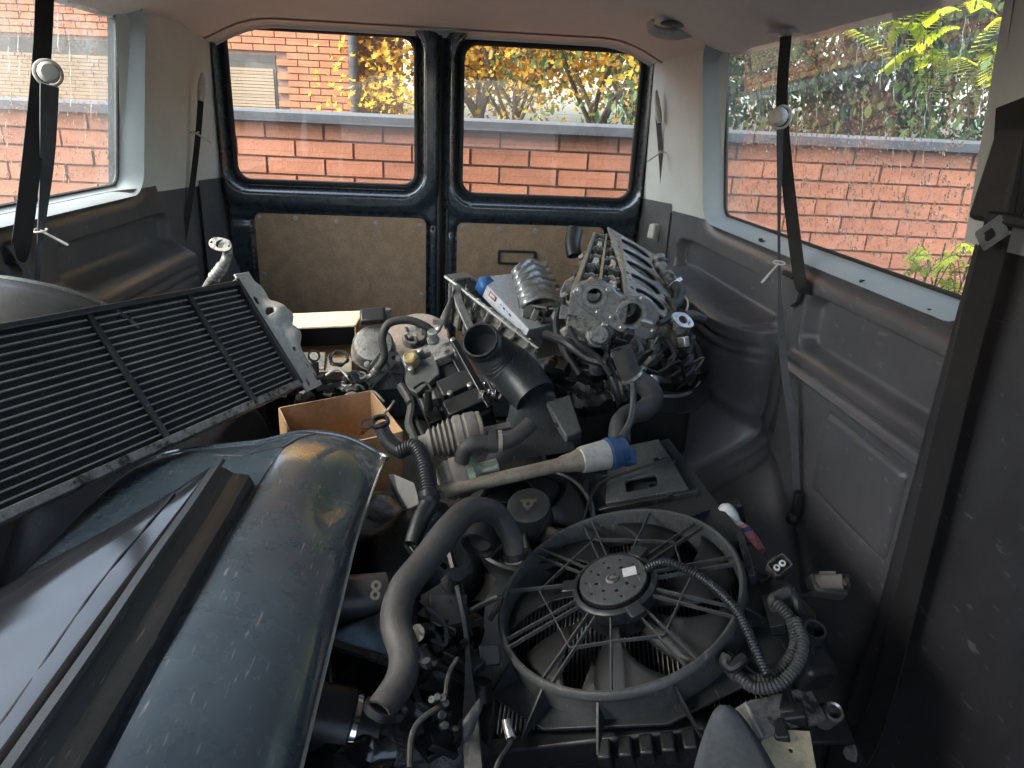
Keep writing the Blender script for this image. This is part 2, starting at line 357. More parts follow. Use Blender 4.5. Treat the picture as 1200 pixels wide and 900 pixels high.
# side panels as moulded surfaces
def side_panel(sign, X0, y0, y1, fn, mat, ztop, name='side_panel', W=.0052, z0=0.0):
    ny = int((y1-y0)/W); nz = int((ztop-z0)/W); rows = []
    for i in range(nz+1):
        z = z0+(ztop-z0)*i/nz; r_ = []
        for j in range(ny+1):
            y = y0+(y1-y0)*j/ny; r_.append((X0-sign*fn(y, z), y, z))
        rows.append(r_ if sign < 0 else r_[::-1])
    return MB().grid(rows).build(name, mat, van, smooth=70)
XPR = .762
def arch(y, z, yc=1.80, ry=.60, rz=.43, h=.22):
    d = math.hypot((y-yc)/ry, z/rz); return h*ss(1.08, .68, d)+.006*math.exp(-((d-1.13)/.035)**2)
def right_fn(y, z):
    h = 0.0
    h -= .045*ss(ZT-.05, ZT+.01, z)**1.5*(1-ss(2.05, 2.2, y))                      # roll over into the sill
    # front part: tray recess, ribs, pocket panel
    s1 = rbox(y, z, 1.19, .722, .262, .062, .035); h -= .040*ss(.004, -.012, s1)
    inr = ss(1.485, 1.46, y)*ss(.93, .95, y)
    for zz, a in ((.642, .016), (.617, .013)): h += a*inr*math.exp(-((z-zz)/.0065)**2)
    h += .012*ss(.652, .63, z)*inr
    s2 = rbox(y, z, 1.125, .50, .132, .085, .012); h += .006*ss(.004, -.004, s2) - .006*math.exp(-(s2/.004)**2)
    # slot column for the belt
    h -= .010*math.exp(-((y-1.515)/.006)**2)*ss(.25, .5, z)
    # rear part: shelf
    r_ = ss(1.53, 1.56, y)
    s3 = rbox(y, z, 1.955, .715, .375, .052, .04); h -= .035*ss(.003, -.011, s3)
    end = math.sqrt(max(0, 1-max(0, min(1, (1.72-y)/.17))**2)) if y > 1.55 else 0
    end *= 1-ss(2.26, 2.34, y)
    h += .115*end*ss(.682, .662, z)
    h -= .010*end*(math.exp(-((z-.622)/.006)**2)+math.exp(-((z-.596)/.006)**2))
    h -= .04*end*ss(.62, .30, z)
    h += .036*ss(2.20, 2.43, y)
    h += arch(y, z)*1.0
    # lower front panel edge
    e = (z-.20) - (y-1.05)*.9
    h -= .012*math.exp(-((math.hypot(max(0, 1.05-y), 0))/.02)**2)*0
    return h
ZT = .846
side_panel(1, XPR, .93, 2.44, right_fn, MT['panel'], ZT)
ZT_L = .885
def left_fn(y, z):
    h = -.045*ss(ZT_L-.05, ZT_L+.01, z)**1.5*(1-ss(2.0, 2.15, y))
    s3 = rbox(y, z, 1.93, .752, .31, .052, .03); h -= .03*ss(.003, -.012, s3)
    end = ss(1.50, 1.54, y)*(1-ss(2.235, 2.255, y))
    h += .075*end*ss(.735, .675, z)
    h -= .008*end*(math.exp(-((z-.648)/.006)**2)+math.exp(-((z-.618)/.006)**2))
    h -= .03*end*ss(.62, .45, z)
    h += .042*ss(2.15, 2.43, y)
    s1 = rbox(y, z, 1.15, .74, .28, .065, .035); h -= .035*ss(.006, -.022, s1)
    h -= .010*math.exp(-((y-1.50)/.006)**2)*ss(.25, .5, z)
    h += arch(y, z); return h
side_panel(-1, XL+.018, .70, 2.44, left_fn, MT['panel'], ZT_L)

# sills, window glass, pillars
LEAN = .14
def sidewin(sign, X, y0, y1, z0, z1, ztop_panel):
    xg = X+sign*.045; LN = lambda p: V((p.x-sign*LEAN*(p.z-z0), p.y, p.z))
    o = MB(warp=LN); o.plate(rrect((y0+y1)/2, (z0+z1)/2, (y1-y0)/2, (z1-z0)/2, .035, 6), .004, M=Matrix(((0, 0, 1, xg), (1, 0, 0, 0), (0, 1, 0, 0), (0, 0, 0, 1))))
    g = o.build('side_window', MT['glass_side'], van)
    loop = [(xg, p[0], p[1]) for p in rrect((y0+y1)/2, (z0+z1)/2, (y1-y0)/2, (z1-z0)/2, .035, 6)]
    MB(warp=LN).tube(loop, .006, 6, closed=True).build('window_seal', MT['rubber'], g)
    # painted frame: rounded channel from the glass to the trim
    def fr(loop_pts, offs, xs):
        cxy = ((y0+y1)/2, (z0+z1)/2); mb = MB(warp=LN); rows = []
        for of, x in zip(offs, xs):
            rows.append([(x, p[0], p[1]) for p in rrect(cxy[0], cxy[1], (y1-y0)/2+of, (z1-z0)/2+of, .035+max(of, 0), 6)])
        for r_ in rows: r_.append(r_[0])
        return mb.grid(rows if sign < 0 else rows[::-1])
    fr(loop, (-.001, .005, .008, .016, .024), (xg-sign*.002, xg-sign*.012, xg-sign*.022, xg-sign*.045, xg-sign*.062)).build('window_frame', MT['sill'], van, smooth=60)
    return g, xg
gr, XGR = sidewin(1, XR, .99, 2.155, .862, 1.318, ZT)
gl, XGL = sidewin(-1, XL, .97, 2.10, .893, 1.325, ZT_L)
# rain on the outer face of the glass
def rain(sign, xg, y0, y1, z0, z1, n, parent, smin=.0009, smax=.0036):
    mb = MB(warp=lambda p: V((p.x-sign*LEAN*(p.z-z0), p.y, p.z))); rnd = random.Random(11)
    for _ in range(n):
        y, z = rnd.uniform(y0+.02, y1-.02), rnd.uniform(z0+.02, z1-.02)
        s = smin+(smax-smin)*rnd.random()**3; el = rnd.uniform(1, 1.8)
        prof = [(1.0, 0), (.86, .3), (.5, .5), (.08, .56)]; seg = 7; vs_ = []; fs_ = []
        for (r_, h) in prof:
            for k in range(seg): a = 2*math.pi*k/seg; vs_.append((xg+sign*(.0006+h*s), y+s*r_*math.cos(a), z+s*el*r_*math.sin(a)))
        for i in range(3):
            for k in range(seg): l = (k+1) % seg; fs_.append((i*seg+k, i*seg+l, i*seg+seg+l, i*seg+seg+k) if sign > 0 else (i*seg+l, i*seg+k, i*seg+seg+k, i*seg+seg+l))
        fs_.append(tuple(3*seg+k for k in range(seg)) if sign > 0 else tuple(3*seg+k for k in range(seg))[::-1])
        mb.add(vs_, fs_)
    for _ in range(int(n*.008)):                               # runs of water
        y, z = rnd.uniform(y0+.03, y1-.03), rnd.uniform(z0+.15, z1-.02); L_ = rnd.uniform(.03, .13); p = []
        for k in range(9): p.append((xg+sign*.0003, y+.002*math.sin(k*1.7+y*90), z-L_*k/8))
        mb.tube(p, [.0004+.0007*k/8 for k in range(9)], 5)
    o = mb.build('raindrops', MT['drop'], parent, smooth=80); o['kind'] = 'stuff'; return o
rain(1, XGR+.004, .99, 2.155, .862, 1.318, 5200, gr)
rain(-1, XGL, 1.4, 2.10, .893, 1.325, 1800, gl)

def pillar(plan, z0, z1, name, mat, lean=0.0, n=14, lx=0):
    rows = []
    for i in range(n+1):
        z = z0+(z1-z0)*i/n; k = (z-z0)/(z1-z0)
        m_ = len(plan)-1; rows.append([(x - lx*lean*k*(1+4.2*(j/m_)**1.5), y - .05*k*(j/m_)**2, z) for j, (x, y) in enumerate(plan)])
    return rows
pr_plan = [(.674, 2.585), (.672, 2.545), (.678, 2.525), (.690, 2.505), (.694, 2.49), (.700, 2.465), (.705, 2.45), (.728, 2.39), (.744, 2.34), (.757, 2.28), (.765, 2.24), (.79, 2.205), (.818, 2.175)]
MB().grid(pillar(pr_plan, .838, 1.345, '', None, lean=.012, lx=1)[::-1]).build('pillar_trim', MT['pillar'], van, smooth=40)
low = [(x-.004, y-.004) for x, y in pr_plan[:8]]
def lowrows(plan, z1, flare, sg):
    rows = []
    for i in range(31):
        z = z1*i/30; f = flare*ss(.75, .35, z); rows.append([(x-sg*f*(1-j/len(plan)), y-.3*f, z) for j, (x, y) in enumerate(plan)])
    return rows
MB().grid(lowrows(low, .868, .05, 1)[::-1]).build('lower_pillar_trim', MT['panel'], van, smooth=40)
pl_plan = [(-.789, 2.585), (-.789, 2.545), (-.793, 2.515), (-.80, 2.49), (-.806, 2.45), (-.812, 2.41), (-.820, 2.37), (-.835, 2.31), (-.846, 2.25), (-.852, 2.215), (-.878, 2.16), (-.915, 2.12)]
MB().grid(pillar(pl_plan, .868, 1.36, '', None, lean=-.012, lx=1)).build('pillar_trim', MT['pillar'], van, smooth=40)
lowl = [(x+.004, y-.004) for x, y in pl_plan[:6]]
MB().grid(lowrows(lowl, .885, .085, -1)).build('lower_pillar_trim', MT['panel'], van, smooth=40)
# latch cover box on the right rear pillar
p = at(767, 272, 2.44)
mb = MB(zframe(p, (-.75, -.6, .2), (.6, -.75, 0))); mb.box((0, 0, .008), (.034, .062, .03), taper=.75); mb.build('latch_cover', MT['white_plastic'], van, bevel=.004)

# grab vent and belt outlets in the headliner
gh = V((.515, 2.1, hz(.515, 2.1)))
gh = at(795, 22, 2.12); gh.z = hz(gh.x, gh.y)
mb = MB(); pts = [gh+V((-.052*math.cos(a)*1.45, .07*math.sin(a), -.016*math.sin(a)-.004)) for a in [math.pi*k/14 for k in range(-1, 16)]]
mb.tube(pts, [.006+.011*math.sin(math.pi*k/16) for k in range(17)], 8); mb.build('grab_handle', MT['white_plastic'], van)
mb = MB(Matrix.Translation(gh+V((0, .012, -.001)))); mb.ball((0, 0, 0), .036, 16, 8, (1.3, .9, .25)); mb.build('handle_recess', MT['panel'], van)

def belt_puck(c, nrm, r, parent):
    M = zframe(c, nrm)
    mb = MB(M); mb.lathe([(.0005, .014), (r*.7, .013), (r*.92, .009), (r, .002), (r*.95, -.004), (r*.6, -.006)], seg=28, cap1=True); mb.build('belt_stop', MT['white_plastic'], parent)
    mb = MB(M); pts = [(r*1.18*math.cos(a), r*1.18*math.sin(a), -.008) for a in [2*math.pi*k/28 for k in range(28)]]
    mb.tube(pts, r*.16, 8, closed=True); mb.build('belt_ring', MT['white_plastic'], parent)
def zip_tie(c, dirv, parent):
    d = V(dirv).normalized(); mb = MB(); mb.tube([c, c+d*.055], .0028, 6); mb.tube([c+V((.012*math.cos(a), .012*math.sin(a), .002*math.sin(a))) for a in [k*.5236 for k in range(12)]], .002, 6, closed=True)
    mb.build('cable_tie', MT['white_plastic'], parent)
# right belt
sb = MB(); top = at(921, 42, 1.70); mid = at(917, 140, 1.66); slot = atx(936, 318, .735)
ribbon(sb, spline([top, mid, slot, slot+V((.03, 0, -.05))], 8), (.55, -.83, 0), .028, .0018); belt = sb.build('seat_belt', MT['strap'], van)
mb = MB(zframe(V((top.x, top.y, hz(top.x, top.y)-.004)), (0, 0, -1))); mb.lathe([(.0005, .006), (.028, .006), (.04, .003), (.046, -.004)], seg=24); mb.build('belt_outlet', MT['white_plastic'], belt)
belt_puck(at(913, 137, 1.625), (-.85, -.6, .1), .020, belt)
s2 = MB(); pA = at(914, 152, 1.62); pB = at(913, 310, 1.50); pC = at(918, 420, 1.40); pD = at(938, 600, 1.27)
pD.x = min(pD.x, .735)
ribbon(s2, spline([pA, pB, pC, at(930, 510, 1.33), pD], 8), [(.9, -.43, 0)]*33, [.014-.008*ss(0, 7, i)+.009*ss(9, 14, i) for i in range(33)], .003)
s2.build('belt_tail', MT['strap_grey'], belt); zip_tie(at(913, 308, 1.49), (-.5, .05, -.75), belt)
mb = MB(); mb.cyl(pD+V((-.006, -.005, .05)), pD+V((0, 0, -.005)), .010, .013, 10); mb.ball(pD+V((-.005, 0, -.015)), .016, 12, 8); mb.build('belt_buckle', MT['rubber'], belt, bevel=.002)
# left belt
sb = MB(); t0 = at(54, -60, 1.62); t1 = at(48, 80, 1.60); t2 = atx(26, 280, XL+.045)
ribbon(sb, spline([t0, t1, t2, t2+V((-.03, 0, -.05))], 8), (.6, .8, 0), .034, .0018); beltl = sb.build('seat_belt', MT['strap'], van)
belt_puck(at(57, 85, 1.575), (.55, -.8, .1), .020, beltl)
s2 = MB(); q = [at(58, 100, 1.57), at(55, 190, 1.55), at(48, 270, 1.52), at(43, 335, 1.46), at(40, 380, 1.42)]
ribbon(s2, spline(q, 8), (.6, .8, 0), [.034-.026*ss(0, 22, i)+.008*ss(22, 28, i) for i in range(33)], .003); s2.build('belt_tail', MT['strap_grey'], beltl)
zip_tie(at(47, 270, 1.515), (.7, .1, -.45), beltl)
def PP2(*tr): return [at(*t) for t in tr]
# rear pillar belts
sb = MB(); q = [at(236, 105, 2.36), at(232, 160, 2.355), at(222, 240, 2.33), at(206, 330, 2.28), at(198, 380, 2.2)]
ribbon(sb, spline(q, 6), (.9, .4, 0), .017, .0025); b3 = sb.build('seat_belt', MT['strap'], van)
mb = MB(); q_ = PP2((237, 86, 2.385), (236.5, 96, 2.375), (236, 110, 2.36), (235, 118, 2.355)); mb.tube(q_, [.004, .010, .012, .009], 12); mb.build('belt_outlet', MT['white_plastic'], b3); zip_tie(at(228, 155, 2.345), (.8, 0, -.5), b3)
sb = MB(); q = [at(771, 135, 2.46), at(776, 200, 2.45), at(778, 260, 2.44), at(780, 330, 2.40)]
ribbon(sb, spline(q, 6), (.6, -.75, 0), .02, .0025); b4 = sb.build('seat_belt', MT['strap_grey'], van)
mb = MB(); q_ = PP2((769, 106, 2.475), (770, 118, 2.465), (772, 135, 2.455), (773, 144, 2.45)); mb.tube(q_, [.004, .009, .011, .008], 12); mb.build('belt_outlet', MT['white_plastic'], b4); zip_tie(at(775, 178, 2.43), (-.8, 0, -.6), b4)

# centre pillar on the right with its belt
def cp_fn(y, z):
    h = .018+.03*ss(.95, .93, y)*ss(.50, .62, y) + .02*ss(.60, .50, y)
    h -= .012*math.exp(-((y-.60)/.008)**2)
    s2 = rbox(y, z, .30, .45, .2, .25, .03); h -= .02*ss(.005, -.02, s2)
    h += .02*ss(.35, .05, z); return h
side_panel(1, XPR, .0, .945, cp_fn, MT['panel_dark'], .97, 'centre_pillar_trim', W=.012)
side_panel(-1, XL+.018, .0, .72, lambda y, z: .02, MT['panel_dark'], .885, 'front_side_panel', W=.05)
def cp2(y, z): return .02+.10*(z-.965)+.025*ss(.98, .92, y)-.02*ss(.80, .72, y)
side_panel(1, XPR, .72, .99, cp2, MT['pillar'], 1.36, 'centre_pillar_trim', W=.012, z0=.965)
sb = MB(); X = .69
q = [atx(1185, 120, X), atx(1172, 250, X), atx(1128, 430, X), atx(1078, 640, X), atx(1030, 830, X), atx(1008, 880, X)]
ribbon(sb, spline(q, 8), (0, 1, 0), .048, .002); b5 = sb.build('seat_belt', MT['strap'], van)
mb = MB(); c = atx(1180, 205, .70); mb.box((0, 0, 0), (.03, .07, .12), Matrix.Translation(c), taper=.8); mb.build('belt_guide', MT['rubber'], b5, bevel=.008)
a, b = atx(1198, 258, .675), atx(1172, 258, .675); mb = MB(); mb.box((0, 0, 0), (.016, .075, .014), Matrix.Translation((a+b)/2)); mb.build('tongue_grip', MT['rubber'], b5, bevel=.004)
mb = MB(); a = atx(1178, 262, .668); b = atx(1147, 284, .668); M = Matrix.Translation((a+b)/2) @ frame(b-a, (1, 0, .3)); L_ = (b-a).length
mb.plate(rrect(0, 0, L_/2, .014, .004, 3), .0025, holes=[rrect(.004, 0, L_/2-.014, .006, .003, 2)], M=M); mb.build('belt_tongue', MT['chrome'], b5)
mb = MB(zframe(atx(1002, 882, .70), (-1, -.3, .2))); mb.lathe([(.016, 0), (.016, .006), (.011, .008), (.011, .016), (.0005, .017)], seg=6); mb.build('anchor_bolt', MT['screw'], b5)

# belt slot covers and little clips along the sills
def slot_cover(pts, X, sg):
    mb = MB(); q = [atx(px, py, X) for px, py in pts]; n = len(q); off = V((-sg*.006, 0, 0))
    mb.add([p for p in q]+[p+off for p in q], [tuple(range(n)), tuple(range(2*n-1, n-1, -1))]+[(k, (k+1) % n, n+(k+1) % n, n+k) for k in range(n)]); return mb.build('belt_slot_cover', MT['panel'], van, bevel=.003)
slot_cover([(907, 322), (942, 326), (936, 352), (928, 358), (904, 348)], .752, 1)
slot_cover([(8, 290), (48, 272), (52, 300), (24, 318)], XL+.03, -1)
mb = MB(); c = atx(925, 322, .745); mb.box((0, 0, 0), (.012, .05, .012), Matrix.Translation(c)); mb.build('belt_slot', MT['rubber'], van, bevel=.002)
for px, py in ((894, 283), (1014, 333), (1095, 368)):
    c = atx(px, py, .782); mb = MB(); mb.box((0, 0, 0), (.012, .022, .006), Matrix.Translation(c)); mb.box((-.004, .006, .004), (.008, .006, .006), Matrix.Translation(c)); mb.build('sill_clip', MT['rubber'], van)
# ------------------------------------------------------------------ outside
GZ = -.62
def struct(o): o['kind'] = 'structure'; return o
MT['asphalt'] = pbr('wet_asphalt', (.05, .05, .052), (.075, .075, .075), .5, bump=.4, bscale=60, nscale=1)
struct(MB().box((0, 0, GZ-.05), (400, 400, .1)).build('ground', MT['asphalt']))
def brickmat(name, a, b, c):
    m = pbr(name, a, b, .75, nscale=14, bump=.6, bscale=70, dirt=c, damt=.22, dscale=9); n = m.node_tree
    bs = n.nodes['Principled BSDF']; src = bs.inputs['Base Color'].links[0].from_socket
    oi = n.nodes.new('ShaderNodeObjectInfo'); hsn = n.nodes.new('ShaderNodeHueSaturation'); mr = n.nodes.new('ShaderNodeMapRange'); mr.inputs['To Min'].default_value = .86; mr.inputs['To Max'].default_value = 1.12
    n.links.new(oi.outputs['Random'], mr.inputs[0]); n.links.new(mr.outputs[0], hsn.inputs['Value']); n.links.new(src, hsn.inputs['Color']); n.links.new(hsn.outputs[0], bs.inputs['Base Color']); return m
MT['brick'] = brickmat('orange_brick', (.37, .135, .07), (.44, .175, .095), (.31, .115, .065))
MT['mortar'] = pbr('grey_brown_mortar', (.22, .105, .065), (.27, .135, .085), .9, bump=.4)
MT['coping'] = pbr('grey_coping_sheet', (.055, .06, .07), (.075, .082, .092), .75, nscale=3)
WD = 3.18; WB = Matrix(((R0.x, F0.x, 0, 0), (R0.y, F0.y, 0, 0), (0, 0, 1, 0), (0, 0, 0, 1)))
zc = out(600, 149, WD).z
wall = thing('brick_wall', 'orange brick boundary wall with grey metal coping behind the van', 'wall', WB @ V((0, WD+.1, GZ)))
BW, BH = .250, .0725; ztop = zc-.016
MB(WB).box((0, WD+.135, (GZ+ztop)/2), (8.2, .25, ztop-GZ)).build('wall_core', MT['mortar'], wall)
bms = []
for k in range(6):
    mb = MB(); nx, nz = 6, 2; w2, h2, dp = (BW-.010)/2, (BH-.009)/2, .03; rows = []
    for j in range(nz+1):
        rows.append([(-w2+2*w2*i/nx, (-.006*noise.noise(V((i*1.3+k*9, j*1.7, k))) if 0 < i < nx and 0 < j < nz else .002*noise.noise(V((i*2.1+k*5, j*3.1, k*3)))), -h2+2*h2*j/nz) for i in range(nx+1)])
    mb.grid(rows); b = [rows[0][0], rows[0][-1], rows[-1][-1], rows[-1][0]]
    mb.add(b+[(p[0], dp, p[2]) for p in b], [(0, 4, 5, 1), (1, 5, 6, 2), (2, 6, 7, 3), (3, 7, 4, 0)]); bms.append(mb.mesh('brick', MT['brick'], 30))
nrow = 0; rb = random.Random(3); wi = wall.matrix_basis.inverted()
for r_ in range(13):
    z = ztop-BH/2-r_*BH
    for i in range(-13, 11):
        x = i*BW + (BW/2 if r_ % 2 else 0)+.03
        # keep to what the windows show
        pz = z; scx = x/WD
        if not (-2.65 < x < 2.55): continue
        o = bpy.data.objects.new('brick', rb.choice(bms)); COL.objects.link(o); o.parent = wall
        o.matrix_parent_inverse = wi; o.matrix_basis = WB @ Matrix.Translation((x+rb.uniform(-.002, .002), WD-.004+rb.uniform(-.003, .003), z)) @ Matrix.Rotation(rb.uniform(-.006, .006), 4, 'Y')
for i in range(-3, 3):
    mb = MB(WB @ Matrix.Translation((i*1.32+.3, 0, 0))); prof = [(-.035, -.022), (-.04, -.018), (-.04, .016), (-.03, .022), (.13, .030), (.30, .022), (.30, -.022)]
    L_ = 1.316; vs_ = [(sx*L_/2, WD+p[0], zc+p[1]) for sx in (-1, 1) for p in prof]; n = len(prof)
    mb.add(vs_, [tuple(range(n)), tuple(range(2*n-1, n-1, -1))]+[(k, (k+1) % n, n+(k+1) % n, n+k) for k in range(n)][::1]); mb.build('coping_sheet', MT['coping'], wall, smooth=30)

# brick house behind the wall
HD = 9.0
MT['hbrick'] = pbr('house_brick', (.40, .15, .075), (.48, .195, .10), .8, nscale=5, bump=.3, dirt=(.30, .12, .08), damt=.3, dscale=3)
MT['hmortar'] = pbr('house_mortar', (.22, .13, .10), (.27, .17, .13), .9)
MT['blind'] = pbr('tan_roller_blind', (.30, .215, .14), (.34, .25, .165), .7, stretch=(1, 1, 14))
MT['winframe'] = pbr('dark_window_void', (.05, .045, .04), (.07, .06, .05), .5)
hx1 = out(408, 90, HD); hz_ = lambda py, x: out(x, py, HD).z
xr = (hx1-CAM).dot(R0)
house = thing('brick_house', 'orange brick house with a half shuttered window beyond the boundary wall', 'house', WB @ V((xr-4, HD+1, GZ)))
MB(WB).box((xr-4.5, HD+2.06, 1.7), (9, 4, 4.6)).build('wall', MT['hmortar'], house)
wins = []
for (pa, pb, ya, yb) in ((-90, 176, 44, 130), (252, 323, 63, 140)):
    a, b = out(pa, (ya+yb)/2, HD), out(pb, (ya+yb)/2, HD); zt = out((pa+pb)/2, ya, HD).z; zb = out((pa+pb)/2, yb, HD).z
    wins.append(((a-CAM).dot(R0), (b-CAM).dot(R0), zb, zt))
mb = MB(WB); bw, bh = .255, .075; z = GZ+1.4; r_ = 0
while z < 3.6:
    x = xr-7.6+(bw/2 if r_ % 2 else 0)
    while x < xr-.02:
        x1 = min(x+bw-.012, xr)
        if not any(w_[0] < x1 and w_[1] > x and w_[2] < z+bh and w_[3] > z for w_ in wins):
            mb.box(((x+x1)/2, HD+.05+random.uniform(-.003, .003), z+bh/2), (x1-x, .03, bh-.012))
        x += bw
    z += bh; r_ += 1
o = mb.build('brick_facing', MT['hbrick'], house, smooth=0); o['kind'] = 'stuff'
for w_ in wins:
    cx, wd = (w_[0]+w_[1])/2, w_[1]-w_[0]; hh = w_[3]-w_[2]
    f = MB(WB).box((cx, HD+.075, (w_[2]+w_[3])/2), (wd, .05, hh)).build('window', MT['winframe'], house)
    nsl = 16
    for k in range(nsl):
        MB(WB).box((cx, HD+.044, w_[2]+hh*.80*(k+.5)/nsl), (wd-.06, .012, hh*.80/nsl-.006)).build('blind_slat', MT['blind'], f)
mb = MB(WB); mb.cyl((xr+.07, HD-.02, GZ), (xr+.07, HD-.02, 3.95), .055, seg=12); mb.build('downpipe', MT['coping'], house)

# trees
def leafmat(name, ramp, rough=.6, tl=.45):
    m = bpy.data.materials.new(name); m.use_nodes = True; N = m.node_tree.nodes; L = m.node_tree.links; N.clear()
    o = N.new('ShaderNodeOutputMaterial'); ge = N.new('ShaderNodeNewGeometry'); cr = N.new('ShaderNodeValToRGB')
    while len(cr.color_ramp.elements) < len(ramp): cr.color_ramp.elements.new(.5)
    for e, (p_, c_) in zip(cr.color_ramp.elements, ramp): e.position = p_; e.color = (*c_, 1)
    L.new(ge.outputs['Random Per Island'], cr.inputs[0]); a = N.new('ShaderNodeBsdfPrincipled'); a.inputs['Roughness'].default_value = rough
    L.new(cr.outputs[0], a.inputs['Base Color']); t = N.new('ShaderNodeBsdfTranslucent'); L.new(cr.outputs[0], t.inputs[0])
    mx = N.new('ShaderNodeMixShader'); mx.inputs[0].default_value = tl; L.new(a.outputs[0], mx.inputs[1]); L.new(t.outputs[0], mx.inputs[2]); L.new(mx.outputs[0], o.inputs[0]); return m
MT['leaf_y'] = leafmat('yellow_autumn_leaf', [(0, (.85, .56, .07)), (.35, (.92, .58, .06)), (.65, (.90, .68, .14)), (.85, (.85, .42, .05)), (1, (.66, .62, .12))], tl=.6)
MT['leaf_g'] = leafmat('green_leaf', [(0, (.03, .07, .02)), (.4, (.06, .12, .03)), (.75, (.10, .17, .05)), (1, (.22, .24, .06))])
MT['leaf_yg'] = leafmat('yellow_green_leaf', [(0, (.45, .55, .03)), (.5, (.58, .66, .04)), (1, (.66, .64, .06))], tl=.5)
MT['bark'] = pbr('wet_bark', (.05, .038, .028), (.08, .06, .045), .8, bump=.5, bscale=40)
STAR = [(0, -.3), (.45, -.25), (.3, .0), (.6, .25), (.2, .3), (0, .8), (-.2, .3), (-.6, .25), (-.3, .0), (-.45, -.25)]
OVAL = [(0, -.5), (.2, -.25), (.24, .05), (.12, .35), (0, .55), (-.12, .35), (-.24, .05), (-.2, -.25)]
def leaf(mb, p, s, rnd, shape=STAR, droop=0.0):
    M = Matrix.Translation(p) @ Matrix.Rotation(rnd.uniform(0, 6.28), 4, 'Z') @ Matrix.Rotation(rnd.gauss(.9, .5), 4, 'X') @ Matrix.Rotation(rnd.uniform(-.6, .6), 4, 'Y')
    n = len(shape); mb.add([(x*s, y*s, s*.12*(abs(x)*2)**2) for x, y in shape], [tuple(range(n))], M)
def branch(mb, p, d, L_, r_, depth, rnd, tips, sag=0.0):
    n = 6; pts = [p]; dd = d.normalized()
    for i in range(n):
        dd = (dd+V((rnd.gauss(0, .16), rnd.gauss(0, .16), rnd.gauss(0, .12)-sag))).normalized(); pts.append(pts[-1]+dd*(L_/n))
    mb.tube(pts, [r_*(1-.65*i/n) for i in range(n+1)], 7 if r_ > .02 else 5)
    if depth <= 1: tips += pts[2:]
    if depth > 0:
        for k in range(4 if depth > 1 else 3):
            i = rnd.randint(2, n); a = (dd+V((rnd.gauss(0, .7), rnd.gauss(0, .7), rnd.gauss(.1, .45)))).normalized()
            branch(mb, pts[i], a, L_*rnd.uniform(.45, .7), r_*.5, depth-1, rnd, tips, sag)
def tree(label, base, H, r_, spread, mat, nleaf, ls, seed, shape=STAR, group=None, up=.35, depth=3, jit=.16, name='tree', lean=(0, 0)):
    rnd = random.Random(seed); t = thing(name, label, 'tree', base, group); mb = MB(); tips = []
    top = V(base)+V((lean[0], lean[1], H*up)); pts = spline([base, V(base)+(top-V(base))*.5+V((.03, .02, 0)), top], 6)
    mb.tube(pts, [r_*(1.25-.5*i/12) for i in range(13)], 10)
    for k in range(6):
        a = k*1.05+rnd.uniform(-.3, .3); branch(mb, top-V((0, 0, H*up*.25*rnd.random())), V((math.cos(a)*spread, math.sin(a)*spread, rnd.uniform(.5, 1.1))), H*(1-up)*rnd.uniform(.55, .8), r_*.55, depth-1, rnd, tips)
    mb.build('trunk', MT['bark'], t)
    c = MB()
    for _ in range(nleaf):
        p = rnd.choice(tips); leaf(c, p+V((rnd.gauss(0, jit), rnd.gauss(0, jit), rnd.gauss(0, jit))), ls*rnd.uniform(.6, 1.25), rnd, shape)
    c.build('crown', mat, t, smooth=0); return t
def og(px, D): p = out(px, 200, D); return V((p.x, p.y, GZ))
tree('yellow autumn maple behind the boundary wall, seen through the right rear door', og(690, 8.4), 5.6, .05, .62, MT['leaf_y'], 34000, .058, 21, jit=.36)
tree('yellow maple with greenish leaves beside the brick house', og(560, 9.7), 5.8, .07, .5, MT['leaf_y'], 20000, .07, 33, jit=.28)
tree('far yellow maple filling the gap between the two other maples', og(600, 14), 7.5, .07, .9, MT['leaf_y'], 24000, .11, 5, jit=.45)
tree('far orange and yellow maple to the right of the other maples', og(735, 12.5), 6.2, .06, .55, MT['leaf_y'], 22000, .10, 77, jit=.35)
tree('slender yellow maple close behind the wall between the rear door windows', og(600, 9.4), 5.8, .045, .6, MT['leaf_y'], 28000, .065, 91, jit=.36)
tree('dark green tree behind the wall, nearest the brick house side of the right window', og(990, 5.8), 5.0, .08, .55, MT['leaf_g'], 26000, .075, 41, OVAL, jit=.26)
tree('tall green tree with open crown beyond the wall', og(1010, 6.4), 5.4, .09, .75, MT['leaf_g'], 26000, .075, 52, OVAL, jit=.28)
tree('green tree with thin leafy branches at the end of the wall', og(1150, 6.8), 5.0, .09, .8, MT['leaf_g'], 22000, .08, 63, OVAL, jit=.26)
